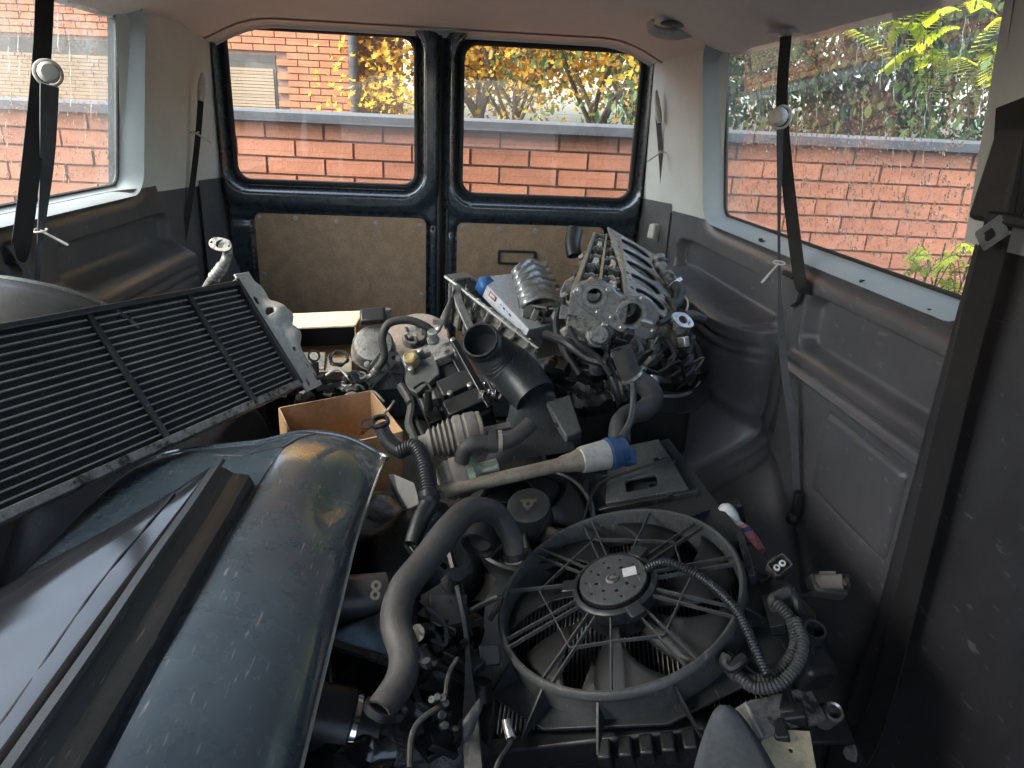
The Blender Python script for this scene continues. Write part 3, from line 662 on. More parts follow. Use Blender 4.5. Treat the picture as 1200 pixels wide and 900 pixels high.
# young shrub outside the right window
def sprig(label, base, tops, seed, ls=.042, fr=.13, name='young_shrub'):
    rnd = random.Random(seed); t = thing(name, label, 'shrub', base); mb = MB(); c = MB()
    for tp in tops:
        tp = V(tp); mid = (V(base)+tp)/2+V((rnd.gauss(0, .05), rnd.gauss(0, .05), .08)); pts = spline([base, mid, tp], 10); mb.tube(pts, [.008*(1-.75*i/20) for i in range(21)], 6)
        for k in range(6):
            a = rnd.uniform(0, 6.28); e = tp+V((math.cos(a)*fr, math.sin(a)*fr*.8, rnd.uniform(-.8, .2)*fr)); st = pts[rnd.randint(16, 20)]
            q = spline([st, (st+e)/2+V((0, 0, .045)), e], 8); mb.tube(q, [.0022*(1-.6*i/16) for i in range(17)], 4)
            for j in range(4, 17):
                for s in (-1, 1):
                    tdir = (q[min(16, j+1)]-q[j-1]).normalized(); sd_ = tdir.cross(V((0, 0, 1))).normalized()*s
                    M = Matrix.Translation(q[j]) @ frame(sd_*.9+tdir*.35+V((0, 0, -.35)), (0, 0, 1)) @ Matrix.Rotation(math.radians(-90), 4, 'Z')
                    c.add([(x*ls, (y+.55)*ls*1.25, 0) for x, y in OVAL], [tuple(range(8))], M)
    mb.build('stem', MT['bark'], t); c.build('foliage', MT['leaf_yg'], t, smooth=0); return t
b = out(1120, 300, 2.05); b.z = GZ
sprig('young shrub with yellow green leaflets just outside the right window', b, [out(1108, 285, 2.0), out(1088, 312, 2.05), out(1138, 300, 1.95), out(1105, 335, 2.0), out(1140, 340, 1.95)], 4, ls=.020, fr=.085)
b = out(1180, 300, 4.2); b.z = GZ
sprig('tall spindly sapling with yellow green leaves up against the sky', b, [out(1085, 60, 4.0), out(1050, 10, 4.1), out(1130, 15, 4.0), out(1160, 60, 4.0)], 9, ls=.06, fr=.2, name='sapling')
# ------------------------------------------------------------------ the load: materials
MT['alu'] = pbr('cast_aluminium', (.23, .23, .225), (.36, .36, .345), .42, metal=.5, bump=.3, bscale=150, dirt=(.035, .03, .026), damt=.46, dscale=34, grain=.6)
MT['alu_clean'] = pbr('machined_aluminium', (.38, .38, .37), (.54, .54, .52), .32, metal=.65, dirt=(.06, .05, .045), damt=.44, dscale=45, grain=.6)
MT['alu_grime'] = pbr('grimy_cast_aluminium', (.22, .215, .20), (.32, .31, .29), .55, metal=.4, bump=.4, bscale=110, dirt=(.022, .019, .016), damt=.62, dscale=30, grain=.6)
MT['alu_pale'] = pbr('pale_dull_aluminium', (.42, .42, .38), (.52, .51, .47), .55, metal=.25, bump=.12, bscale=90, dirt=(.22, .20, .16), damt=.28, dscale=18)
MT['steel'] = pbr('worn_steel', (.45, .43, .40), (.58, .56, .53), .38, metal=.85, dirt=(.12, .08, .05), damt=.25, dscale=24)
MT['steel_rust'] = pbr('rusty_shaft_steel', (.27, .23, .17), (.40, .36, .28), .6, metal=.25, bump=.2, bscale=120, dirt=(.12, .06, .03), damt=.38, dscale=22)
MT['black'] = pbr('black_moulded_plastic', (.013, .014, .015), (.022, .023, .025), .42, bump=.1, bscale=250, dirt=(.06, .06, .058), damt=.18, dscale=16)
MT['black_gloss'] = pbr('black_glossy_plastic', (.010, .011, .013), (.016, .017, .02), .14, rr=.06, grain=.1, dirt=(.07, .07, .07), damt=.14, dscale=12)
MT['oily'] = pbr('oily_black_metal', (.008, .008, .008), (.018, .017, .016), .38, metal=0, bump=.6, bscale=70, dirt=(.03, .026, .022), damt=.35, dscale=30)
MT['grey_plastic'] = pbr('dusty_grey_plastic', (.019, .022, .024), (.029, .033, .036), .4, bump=.08, bscale=200, dirt=(.065, .07, .07), damt=.28, dscale=24, scratch=.25)
MT['grey_light'] = pbr('dusty_pale_grey_plastic', (.05, .054, .054), (.075, .08, .078), .5, bump=.1, bscale=150, dirt=(.15, .15, .135), damt=.3, dscale=22, scratch=.3)
MT['hose'] = pbr('dusty_rubber_hose', (.033, .033, .032), (.056, .055, .052), .6, bump=.25, bscale=140, dirt=(.11, .105, .093), damt=.32, dscale=40)
MT['hose_black'] = pbr('black_rubber_hose', (.013, .014, .015), (.025, .026, .028), .45, bump=.1, bscale=120, dirt=(.08, .078, .07), damt=.16, dscale=20)
MT['boot'] = pbr('grey_rubber_boot', (.17, .155, .135), (.25, .23, .20), .7, bump=.15, dirt=(.08, .065, .05), damt=.32, dscale=20)
MT['fin'] = pbr('dirty_radiator_fin', (.27, .27, .25), (.38, .375, .345), .6, metal=.1, dirt=(.04, .035, .03), damt=.35, dscale=40)
MT['core'] = pbr('black_radiator_core', (.008, .009, .009), (.016, .016, .015), .8, bump=.9, bscale=380, dirt=(.05, .045, .035), damt=.14, dscale=60)
MT['cardboard'] = pbr('brown_cardboard', (.42, .26, .14), (.48, .31, .175), .85, bump=.1, bscale=120, dirt=(.12, .06, .035), damt=.14, dscale=26)
MT['pale_card'] = pbr('pale_cardboard', (.66, .55, .40), (.72, .61, .46), .8, nscale=4, dirt=(.45, .36, .25), damt=.16, dscale=9)
MT['white_card'] = pbr('white_printed_carton', (.60, .63, .66), (.66, .68, .71), .6, dirt=(.36, .36, .36), damt=.15, dscale=14)
MT['blue'] = pbr('blue_plastic', (.025, .065, .16), (.035, .09, .21), .45, dirt=(.10, .12, .15), damt=.2)
MT['blue_print'] = pbr('blue_print', (.03, .14, .38), (.04, .17, .44), .5)
MT['red_print'] = pbr('red_print', (.45, .04, .03), (.5, .06, .05), .5)
MT['pink'] = pbr('pale_red_bottle_plastic', (.50, .12, .13), (.58, .20, .2), .35)
MT['white'] = pbr('white_sticker', (.62, .62, .60), (.7, .7, .68), .5, dirt=(.3, .29, .27), damt=.2, dscale=60)
MT['green_metal'] = pbr('pale_green_steel_cup', (.24, .29, .21), (.33, .37, .28), .4, metal=.4, dirt=(.12, .10, .06), damt=.3)
MT['connector'] = pbr('olive_connector_plastic', (.055, .056, .048), (.085, .08, .062), .5, dirt=(.13, .11, .07), damt=.3)
MT['tan'] = pbr('yellowed_seal', (.38, .29, .13), (.45, .35, .18), .5)
MT['foil'] = pbr('crumpled_foil', (.72, .74, .77), (.8, .82, .84), .18, metal=1.0, bump=1.0, bscale=45)
MT['blue_sheet'] = pbr('blue_painted_sheet', (.10, .15, .20), (.13, .19, .25), .25)
def paint():
    m = pbr('slate_blue_car_paint', (.034, .052, .070), (.046, .068, .088), .28, nscale=7, rr=.12, coat=.9, dirt=(.085, .098, .105), damt=.24, dscale=150, scratch=.35, grain=.15); return m
MT['paint'] = paint()
MT['blade'] = pbr('matt_black_blade', (.010, .011, .012), (.016, .018, .019), .55, dirt=(.03, .03, .03), damt=.2)
def PP(*tr): return [at(*t) for t in tr]
def base(*pts):
    c = sum((V(p) for p in pts), V((0, 0, 0)))/len(pts); return V((c.x, c.y, min(V(p).z for p in pts)))
def hexbolt(mb, c, n, r=.006, h=.006):
    mb.lathe([(r*1.5, 0), (r*1.5, .0012), (r, .0013), (r, h), (r*.8, h+.001)], zframe(c, n), 6, cap1=True)
def blob(mb, c, r, sc=(1, 1, 1), amp=.15, fr=3.0, seg=18, rings=12, sd_=0, M=None):
    vs_ = []; fs_ = []
    for i in range(rings+1):
        for k in range(seg):
            th, ph = math.pi*i/rings, 2*math.pi*k/seg; d = V((math.sin(th)*math.cos(ph), math.sin(th)*math.sin(ph), math.cos(th)))
            q = 1+amp*noise.noise(d*fr+V((sd_, sd_*2, 0))); vs_.append(V(c)+V((d.x*sc[0], d.y*sc[1], d.z*sc[2]))*r*q)
    for i in range(rings):
        for k in range(seg): l = (k+1) % seg; fs_.append((i*seg+k, (i+1)*seg+k, (i+1)*seg+l, i*seg+l))
    return mb.add(vs_, fs_, M)
def hose(mb, pts, r, n=10, seg=16, hollow=.004):
    p = spline(pts, n)
    if isinstance(r, (list, tuple)):
        m = len(p); q = len(r)-1; rr_ = [r[min(q-1, int(i/(m-1)*q))]*(1-(i/(m-1)*q-min(q-1, int(i/(m-1)*q))))+r[min(q-1, int(i/(m-1)*q))+1]*(i/(m-1)*q-min(q-1, int(i/(m-1)*q))) for i in range(m)]
    else: rr_ = [r]*len(p)
    return mb.tube(p, rr_, seg, hollow=hollow)
def clamp(c, d, r, parent, wd=.010, mat='steel'):
    d = V(d).normalized(); M = zframe(c, d, (1, .3, .2)); mb = MB(M); mb.lathe([(r-.002, -wd/2), (r+.0018, -wd/2), (r+.0018, wd/2), (r-.002, wd/2)], seg=22)
    mb.box((r+.004, 0, 0), (.008, .014, wd*.9)); return mb.build('hose_clamp', MT[mat], parent)

# ------------------------------------------------------------------ left radiator
TL, TR, BR = at(0, 385, 1.1), at(275, 333, 1.62), at(330, 456, 1.5)
u = (TR-TL); LU = u.length; u.normalize(); v = (BR-TR); v = (v-u*v.dot(u)); HV = v.length; v.normalize(); nrm = v.cross(u)
if nrm.dot(CAM-TL) < 0: nrm = -nrm
RM = Matrix(((u.x, v.x, nrm.x, TL.x), (u.y, v.y, nrm.y, TL.y), (u.z, v.z, nrm.z, TL.z), (0, 0, 0, 1)))
S0 = -.25
rad = thing('radiator', 'dirty black car radiator with pale cast end bracket leaning over the bumper', 'radiator', base(TL+v*HV, BR))
MB(RM).box(((S0+LU)/2, HV/2, -.022), (LU-S0, HV-.01, .036)).build('core', MT['core'], rad)
NF = 18
for k in range(NF):
    b = .014+(HV-.028)*k/(NF-1)
    fb = MB(RM); fb.box(((S0+LU)/2, b, -.002), (LU-S0-.004, .0024, .006)); fb.build('fin', MT['fin'], rad)
for b, wd in ((.002, .012), (HV+.004, .016)):
    MB(RM).box(((S0+LU)/2, b, -.010), (LU-S0, wd, .045)).build('frame_rail', MT['grey_plastic' if b < .1 else 'alu_grime'], rad, bevel=.002)
for s in (.155, .40):
    MB(RM).box((s, HV/2, .004), (.011, HV, .007)).build('crossbar', MT['grey_plastic'], rad, bevel=.001)
MB(RM).box((LU+.004, HV/2, -.012), (.010, HV+.018, .05)).build('side_rail', MT['black'], rad, bevel=.002)
def br_w(b):
    t = b/HV
    return .050+.014*ss(0, .1, t)+.048*math.exp(-((t-.42)/.12)**2)+.030*math.exp(-((t-.62)/.09)**2)+.018*math.exp(-((t-.85)/.12)**2)-.012*math.exp(-((t-.25)/.06)**2)
def br_z(a, b):
    t = b/HV; return .004 + .026*math.exp(-((t-.36)/.10)**2)*ss(.015, .04, a) + .022*math.exp(-((t-.58)/.09)**2)*ss(.04, .06, a) - .02*ss(.06, .10, a)
hol = [(.018, .05, .007, .011), (.026, .085, .007, .008), (.045, .185, .006, .006), (.020, .27, .005, .01), (.052, .235, .005, .009), (.06, .265, .006, .012)]
na, nb = 40, 120; rows = []; AB = []
for i in range(nb+1):
    b = -.02+(HV+.05)*i/nb; wd = br_w(b); rr_ = []; ab_ = []
    for j in range(na+1):
        a = wd*j/na; rr_.append((LU+.008+a, b, br_z(a, b))); ab_.append((a, b))
    rows.append(rr_); AB.append(ab_)
def bk(i, j):
    a, b = AB[i][j]; return not any(((a-h[0])/h[2])**2+((b-h[1])/h[3])**2 < 1 for h in hol)
o = MB(RM).grid(rows, keep=bk).build('end_bracket', MT['alu_pale'], rad, smooth=60, label='pale cast aluminium end bracket with bulge and bolt holes')
so = o.modifiers.new('solid', 'SOLIDIFY'); so.thickness = .005; so.offset = -1

# ------------------------------------------------------------------ wheel arch liner behind the radiator
ln = thing('wheel_arch_liner', 'black plastic wheel arch liner wedged behind the dirty radiator', 'arch liner', base(at(60, 400, 1.3)))
rows = []
for i in range(25):
    a = math.pi*(.08+.60*i/24); c = at(-20, 408, 1.28); R_ = .21
    rows.append([c+V((R_*math.cos(a)*1.25*(1-.0*j)-.02*j, -.035*j+.05*(1-math.sin(a)), R_*.62*math.sin(a)-.004*j*j)) for j in range(6)])
o = MB().grid(rows).build('liner_shell', MT['black'], ln, smooth=50); so = o.modifiers.new('solid', 'SOLIDIFY'); so.thickness = .003
mb = MB(); mb.tube([r_[0] for r_ in rows], .006, 8); mb.build('liner_rim', MT['grey_plastic'], ln)

# ------------------------------------------------------------------ bumper in the foreground
bp = thing('car_bumper', 'large dusty slate blue car bumper lying along the left side', 'bumper', (-.36, .7, .4))
prof = [(-.168, .474), (-.157, .472), (-.149, .476), (-.1465, .483), (-.1485, .491), (-.157, .503), (-.178, .518), (-.207, .532), (-.240, .542), (-.270, .548), (-.30, .549), (-.345, .542), (-.40, .538), (-.46, .534), (-.52, .525), (-.565, .505), (-.60, .465), (-.62, .41), (-.625, .36)]
pf = spline([V((x, 0, z)) for x, z in prof], 4); rows = []
NY = 60
for i in range(NY+1):
    y = .12+1.13*i/NY; k = ss(.95, 1.25, y); e = max(0, (y-1.10)/.15); r_ = []
    for q, p in enumerate(pf):
        t = q/(len(pf)-1); z = p.z; x = p.x
        lowr = ss(.32, .0, t); z += lowr*.012*k; x += lowr*.035*k
        z -= .022*e**2.2*(1-.6*lowr); x += -.02*math.exp(-((t-.45)/.12)**2)*0
        z += .004*math.sin(y*7+x*9)*.5 - .012*math.exp(-((x+.185)/.03)**2-((y-1.03)/.09)**2)
        yy = y + (.035*math.sin(min(1, t*1.6)*math.pi) - .05*ss(.5, 1, t))*k
        r_.append((x, yy, z))
    rows.append(r_)
o = MB().grid(rows[::-1]).build('bumper_skin', MT['paint'], bp, smooth=60); so = o.modifiers.new('solid', 'SOLIDIFY'); so.thickness = .004; so.offset = -1
end = rows[-1]; mb = MB(); mb.tube([V(p) for p in end], .005, 6); mb.build('bumper_rim', MT['paint'], bp)
mb = MB(); mb.tube([V(r_[11]) + V((.001, 0, -.001)) for r_ in rows], .0026, 6); mb.build('bumper_lip', MT['alu_pale'], bp)
def surf(x, y):
    best = min((abs(r_[0][1]-y), i) for i, r_ in enumerate(rows))[1]; return V(min(rows[best], key=lambda p: abs(p[0]-x) + (10 if rows[best].index(p) < 10 else 0)))
mb = MB(); seam = [surf(*atz(px, py, .545).xy)+V((0, 0, .0004)) for px, py in ((252, 522), (285, 526), (318, 527), (334, 525), (350, 514), (366, 507))]
mb.tube(spline(seam, 5), .0016, 6); mb.build('panel_seam', MT['rubber'], bp)
mb = MB(); s2 = [surf(*atz(px, py, .545).xy)+V((0, 0, .0002)) for px, py in ((334, 525), (310, 560), (288, 592))]
mb.tube(spline(s2, 5), .0014, 6); mb.build('panel_seam', MT['rubber'], bp)
# inner stiffening strip visible in the arch cut
mb = MB(); pts = PP((462, 556, 1.17), (485, 566, 1.16), (492, 590, 1.12), (478, 596, 1.13), (466, 575, 1.16))
mb.add(pts+[p+V((-.012, .02, -.01)) for p in pts], [(0, 1, 2, 3, 4), (9, 8, 7, 6, 5)]+[(i, (i+1) % 5+0, (i+1) % 5+5, i+5) for i in range(5)]); mb.build('arch_bracket', MT['grey_light'], bp)

# long glossy trim on top of the bumper
tp = thing('glossy_trim_panel', 'long glossy black trim with raised edge moulding resting on the blue bumper', 'trim panel', (-.42, .6, .55))
rows = []
for i in range(50):
    y = .12+.90*i/49; k = max(0, min(1, (y-.60)/.425)); xl = -.560+.2*k**1.5; r_ = []
    for j in range(17):
        t = j/16; x = -.360+(xl+.360)*t; z = .590-.006*t-.020*t**3+.0020*math.sin(t*9+y*3.2)*t + .0008*math.sin(y*34+t*13)*t; r_.append((x, y, z))
    rows.append(r_)
o = MB().grid(rows[::-1]).build('gloss_face', MT['black_gloss'], tp, smooth=60); so = o.modifiers.new('solid', 'SOLIDIFY'); so.thickness = .005; so.offset = -1
def strip(name, xs, mat, y0=.10, y1=1.02, cut=.0):
    mb = MB(); n = len(xs); rows = []
    for i in range(25):
        t = i/24; rows.append([(x, y0+(y1-y0)*t - cut*j*t, z+.001*math.sin(t*20)) for j, (x, z) in enumerate(xs)])
    return mb.grid(rows[::-1]).build(name, mat, tp, smooth=30)
strip('top_edge', [(-.361, .588), (-.360, .5925), (-.350, .593), (-.347, .589)], MT['grey_plastic'], cut=.0)
o = strip('edge_moulding', [(-.348, .589), (-.341, .583), (-.333, .574), (-.322, .571), (-.312, .566), (-.308, .552), (-.307, .543)], MT['grey_plastic'], y1=1.0, cut=-.004)
mb = MB(); mb.add([(-.348, 1.0, .589), (-.333, 1.005, .574), (-.308, 1.02, .552), (-.307, 1.024, .543), (-.345, 1.0, .543)], [(0, 1, 2, 3, 4)]); mb.build('moulding_end', MT['grey_plastic'], tp)
mb = MB(); mb.tube([(-.392-.004*math.sin(i*.35)*(i > 8), .12+.8*i/30, .5885-.0006*(i % 3)) for i in range(31)], .0018, 6); mb.build('sealant_bead', MT['rubber'], tp)

# ------------------------------------------------------------------ boxes and small parts behind
bx = thing('cardboard_box', 'open brown cardboard box tucked behind the blue bumper', 'box', base(at(380, 515, 1.42)))
A, B, C_, D_ = at(328, 478, 1.58), at(434, 458, 1.66), at(470, 505, 1.40), at(352, 530, 1.34)
dn = V((0, 0, -.13))
def wallp(a, b, nm, th=.004):
    mb = MB(); t = (b-a).cross(V((0, 0, 1))).normalized()*th; p = [a, b, b+dn, a+dn]
    mb.add(p+[q+t for q in p], [(0, 1, 2, 3), (7, 6, 5, 4), (0, 4, 5, 1), (1, 5, 6, 2), (2, 6, 7, 3), (3, 7, 4, 0)]); mb.build(nm, MT['cardboard'], bx)
wallp(B, A, 'side'); wallp(C_, B, 'side'); wallp(D_, C_, 'side'); wallp(A, D_, 'side')
mb = MB(); mb.add([A+dn, B+dn, C_+dn, D_+dn], [(3, 2, 1, 0)]); mb.build('bottom', MT['cardboard'], bx)
mb = MB(); a, b = (B+C_)/2+V((-.01, 0, -.03)), B+V((-.02, -.02, -.10)); mb.add([a, C_+V((-.02, .02, -.05)), b, a+V((-.06, .0, -.05))], [(0, 1, 2, 3)]); mb.build('flap', MT['cardboard'], bx)
pb = thing('pale_carton', 'pale cardboard carton on its side with a dark open front', 'box', base(at(370, 425, 1.95)))
A, B = at(300, 386, 1.90), at(417, 381, 1.90); dy = V((.005, .16, 0)); dz = V((0, 0, -.105))
def slab(p, d, th, nm, mat, par): mb = MB(); q = [V(x) for x in p]; mb.add(q+[x+V(d)*th for x in q], [(3, 2, 1, 0), (4, 5, 6, 7), (0, 1, 5, 4), (1, 2, 6, 5), (2, 3, 7, 6), (3, 0, 4, 7)]); return mb.build(nm, mat, par)
slab([A, B, B+dy, A+dy], (0, 0, -1), .004, 'top_panel', MT['pale_card'], pb); slab([B, B+dy, B+dy+dz, B+dz], (-1, 0, 0), .004, 'side_panel', MT['cardboard'], pb)
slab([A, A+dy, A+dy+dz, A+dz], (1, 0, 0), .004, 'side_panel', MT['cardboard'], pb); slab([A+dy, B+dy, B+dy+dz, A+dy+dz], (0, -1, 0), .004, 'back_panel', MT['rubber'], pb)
slab([A+dz, B+dz, B+dy+dz, A+dy+dz], (0, 0, 1), .004, 'bottom_panel', MT['cardboard'], pb)
# little parts in front of the carton
sp = thing('metal_bracket', 'pale grey flat metal plate at the mouth of the pale carton', 'bracket', at(360, 425, 1.84))
mb = MB(); mb.box((0, 0, 0), (.13, .06, .006), zframe(at(352, 424, 1.84), (0, -.55, .8), (1, 0, .1))); mb.build('plate', MT['alu_grime'], sp, bevel=.002)
mb = MB(); mb.box((0, 0, 0), (.09, .05, .004), zframe(at(392, 428, 1.84), (.1, -.5, .85), (1, .1, 0))); mb.build('rusty_plate', MT['steel_rust'], None, bevel=.001); tag(bpy.data.objects['rusty_plate'], 'rusty brown metal plate below the wire coil in the pale carton', 'plate')
gb = thing('small_hose_clip', 'black clip bracket with a ring standing in the pale carton', 'clip', at(367, 430, 1.78))
mb = MB(zframe(at(368, 417, 1.78), (0, -1, .15), (1, 0, 0))); mb.lathe([(.012, -.004), (.016, -.004), (.016, .006), (.012, .006)], seg=20); mb.build('ring', MT['grey_plastic'], gb)
mb = MB(); c = at(368, 432, 1.78); mb.box((0, 0, 0), (.024, .014, .036), Matrix.Translation(c)); mb.box((0, 0, -.022), (.05, .02, .012), Matrix.Translation(c)); mb.build('foot', MT['grey_plastic'], gb, bevel=.003)
cw = thing('wire_coil', 'small black coil of wire lying in the pale carton', 'wire', at(398, 420, 1.80))
mb = MB(); c = at(397, 420, 1.79); mb.tube([c+V((.022*math.cos(a)+.003*math.sin(2.3*a), .012*math.sin(a), .014*math.sin(a)+.004*math.sin(1.7*a))) for a in [k*.35 for k in range(54)]], .0026, 6); mb.build('coil', MT['rubber'], cw)
rj = random.Random(5)
for k in range(26):
    px, py = rj.uniform(322, 425), rj.uniform(440, 470); c = at(px, py, rj.uniform(1.6, 1.78)); mb = MB()
    kind = rj.randint(0, 3); M = Matrix.Translation(c) @ Matrix.Rotation(rj.uniform(0, 3), 4, 'Z') @ Matrix.Rotation(rj.uniform(-.7, .7), 4, 'X')
    if kind == 0: mb.box((0, 0, 0), (rj.uniform(.02, .06), .016, .012), M); nm = 'bracket'
    elif kind == 1: mb.lathe([(.011, -.012), (.013, -.012), (.013, .012), (.006, .014)], M, 14, cap1=True); nm = 'plug'
    elif kind == 2: mb.tube(spline([c, c+V((.03, .01, .015)), c+V((.06, -.01, -.005))], 6), .004, 7); nm = 'wire'
    else: mb.lathe([(.009, -.003), (.015, -.003), (.015, .003), (.009, .003)], M, 16); nm = 'washer'
    mt_, adj = rj.choice([('black', 'black'), ('oily', 'oily black'), ('steel', 'shiny steel'), ('alu_grime', 'grimy grey'), ('black', 'black'), ('grey_plastic', 'dark grey')])
    tag(mb.build(nm, MT[mt_], None, bevel=.0015 if kind == 0 else 0), f'small {adj} {nm} lying loose between the finned radiator and the brown box', nm, 'loose bits between radiator and brown box')

# EGR pipe with flange
eg = thing('exhaust_flange_pipe', 'short steel bellows pipe with oval flange sticking up behind the radiator', 'pipe', at(243, 335, 1.78))
c = at(259, 287, 1.74); M = zframe(c, (-.1, -.86, .5), (.95, 0, -.25))
outl = []
for k in range(28):
    a = 2*math.pi*k/28; r_ = .017+.011*abs(math.cos(a))**2.5; outl.append((r_*math.cos(a), r_*.95*math.sin(a)))
MB(M).plate(outl, .005, holes=[circ(0, 0, .0105, 18), circ(.0215, 0, .0028, 8), circ(-.0215, 0, .0028, 8)]).build('flange', MT['alu_grime'], eg)
q = spline([c+V((0, .006, -.003)), c+V((.008, .022, -.014)), at(264, 306, 1.75), at(258, 316, 1.76), at(247, 330, 1.78), at(238, 345, 1.80)], 8)
mb = MB(); mb.tube(q, [.0115 if not 20 < i < 31 else .0125+.0028*(i % 2) for i in range(len(q))], 16); mb.build('bellows_pipe', MT['alu_grime'], eg)
# ------------------------------------------------------------------ centre rear: housings, hoses, covers
al = thing('starter_housing', 'grey cast aluminium starter housing with bolted cover beside the pale carton', 'housing', base(at(440, 450, 1.85)))
c0 = at(440, 398, 1.88); M = zframe(c0, (-.1, -.45, .88), (1, 0, 0))
mb = MB(zframe(at(438, 410, 1.90), (.05, -.75, .65), (1, 0, 0))); mb.lathe([(.0005, .05), (.03, .05), (.05, .046), (.056, .036), (.058, 0), (.062, -.004), (.062, -.02), (.05, -.06)], seg=32)
mb.box((-.012, .03, .048), (.028, .022, .006)); mb.build('drum', MT['alu'], al, bevel=.0)
mb = MB(); mb.box((0, 0, 0), (.075, .05, .02), zframe(at(437, 370, 1.90), (-.1, -.6, .75), (1, .0, .12)), taper=.85); mb.build('cap', MT['black'], al, bevel=.004)
mb = MB(); mb.cyl(at(452, 362, 1.92), at(452, 374, 1.92), .014, .016, 14); mb.build('terminal', MT['alu'], al)
mb = MB(); Mp = zframe(at(452, 437, 1.80), (0, -.85, .5), (1, 0, .2))
mb.plate([(-.05, -.045), (.035, -.05), (.05, -.01), (.04, .05), (-.01, .055), (-.045, .02)], .01, holes=[circ(.028, .035, .005, 10), circ(-.03, -.03, .006, 10)], M=Mp); mb.build('cover_plate', MT['grey_plastic'], al, bevel=.002)
for a, b in (((-.045, -.04), (.03, .02)), ((-.01, .05), (.03, -.045)), ((-.045, .015), (.045, -.01))):
    mb = MB(Mp); mb.bar((a[0], a[1], .012), (b[0], b[1], .012), .005, .012); mb.build('web', MT['grey_plastic'], al)
for px, py in ((430, 427), (467, 420), (442, 455)):
    mb = MB(); hexbolt(mb, at(px, py, 1.785), (0, -.85, .5)); mb.build('bolt', MT['steel'], al)
# brake hub / disc
hb = thing('brake_hub', 'dull brownish brake disc with hub and studs against the rear door', 'brake disc', base(at(485, 420, 2.1)))
M = zframe(at(487, 398, 2.12), (-.15, -.55, .82), (1, 0, 0))
mb = MB(M); mb.lathe([(.035, .006), (.10, .006), (.105, .002), (.105, -.012), (.03, -.012)], seg=40); mb.build('disc', pbr('brown_brake_disc', (.34, .27, .23), (.44, .36, .31), .6, metal=.2, dirt=(.2, .11, .06), damt=.3), hb)
mb = MB(M); mb.lathe([(.0005, .03), (.012, .03), (.02, .026), (.034, .024), (.040, .012), (.042, .005)], seg=30); mb.build('hub', MT['alu_grime'], hb)
for k in range(5):
    a = k*1.2566; mb = MB(M); mb.cyl((.027*math.cos(a), .027*math.sin(a), .02), (.027*math.cos(a), .027*math.sin(a), .05), .006, .005, 8); mb.build('stud', MT['steel'], hb)
mb = MB(M); mb.lathe([(.004, .008), (.022, .008), (.022, .0075)], Matrix.Translation((.055, -.04, 0)), 16); mb.build('spot', MT['oily'], hb)
# arch hose with crimped steel end
ah = thing('coolant_hose', 'black hose with crimped steel fitting arching over the starter housing', 'hose', at(447, 430, 1.78))
mb = MB(); hose(mb, PP((441, 433, 1.76), (450, 418, 1.77), (448, 395, 1.78), (456, 379, 1.79), (478, 375, 1.80), (498, 382, 1.80), (510, 392, 1.80)), .0105); mb.build('rubber', MT['hose'], ah)
mb = MB(); q = resample(spline(PP((442, 432, 1.755), (434, 441, 1.75), (418, 446, 1.74), (400, 450, 1.72)), 12), .004); mb.tube(q, [.0115 if i < 5 and i % 2 == 0 else (.0095 if i < 6 else .007) for i in range(len(q))], 12); mb.build('steel_end', MT['steel'], ah)
mb = MB(); mb.tube(PP((508, 390, 1.80), (514, 386, 1.80), (518, 378, 1.80)), [.008, .007, .006], 10); mb.box((0, 0, 0), (.026, .012, .014), Matrix.Translation(at(513, 377, 1.80))); mb.build('valve', MT['alu_clean'], ah)

# black throttle / airbox assembly
ab = thing('air_intake_unit', 'black plastic and aluminium engine cover unit with ports under the wide duct', 'engine cover', base(at(520, 500, 1.5)))
o0 = at(520, 448, 1.62); M = zframe(o0, (-.25, -.42, .87), (.95, .25, .25))
mb = MB(M); mb.box((.0, -.02, -.045), (.15, .24, .08)); mb.build('body', MT['black'], ab, bevel=.008)
mb = MB(M); mb.plate([(.055*math.cos(a)-.03, .062*math.sin(a)+.03) for a in [math.pi*(.25+1.0*k/18) for k in range(19)]]+[(.0, .02)], .02, M=Matrix.Translation((0, 0, -.006))); mb.build('disc_cover', MT['grey_light'], ab, bevel=.003)
for (x, y, wx, wy, h, mt) in ((.02, -.045, .085, .06, .035, 'black'), (.02, -.105, .10, .055, .028, 'black'), (.055, .03, .03, .09, .02, 'black_gloss'), (.035, .085, .07, .05, .026, 'alu_grime'), (-.045, -.05, .03, .035, .03, 'alu'), (-.055, -.10, .035, .05, .02, 'black_gloss'), (.01, .12, .11, .028, .02, 'alu'), (-.05, .10, .045, .05, .03, 'blue_sheet')):
    mb = MB(M); mb.box((x, y, h/2-.004), (wx, wy, h), taper=.9); mb.build('module', MT[mt], ab, bevel=.003)
for x, y in ((-.06, .06), (.06, .06), (.065, .1), (-.02, .11), (.0, -.07), (.05, -.07)):
    mb = MB(M); mb.lathe([(.0075, 0), (.0075, .03), (.005, .032)], Matrix.Translation((x, y, .0)), 8, cap1=True); mb.build('bolt', MT['steel'], ab)
mb = MB(); mb.lathe([(.015, 0), (.016, .008), (.012, .014), (.012, .03), (.009, .034), (.0005, .034)], zframe(at(508, 400, 1.66), (-.1, -.4, .9)), 18); mb.build('sensor', MT['alu_clean'], ab)
mb = MB(); mb.lathe([(.017, -.03), (.017, .0), (.012, .004), (.012, .002), (.0005, .0)], zframe(at(480, 418, 1.66), (-.2, -.6, .75)), 20); mb.build('port', MT['tan'], ab)
mb = MB(); mb.cyl(at(502, 480, 1.50), at(502, 458, 1.50), .010, .008, 12); mb.build('nozzle', MT['black'], ab)
mb = MB(); mb.bar(at(532, 400, 1.62), at(575, 478, 1.45), .016, .012, (0, -.3, 1)); mb.build('rail', MT['black_gloss'], ab, bevel=.003)
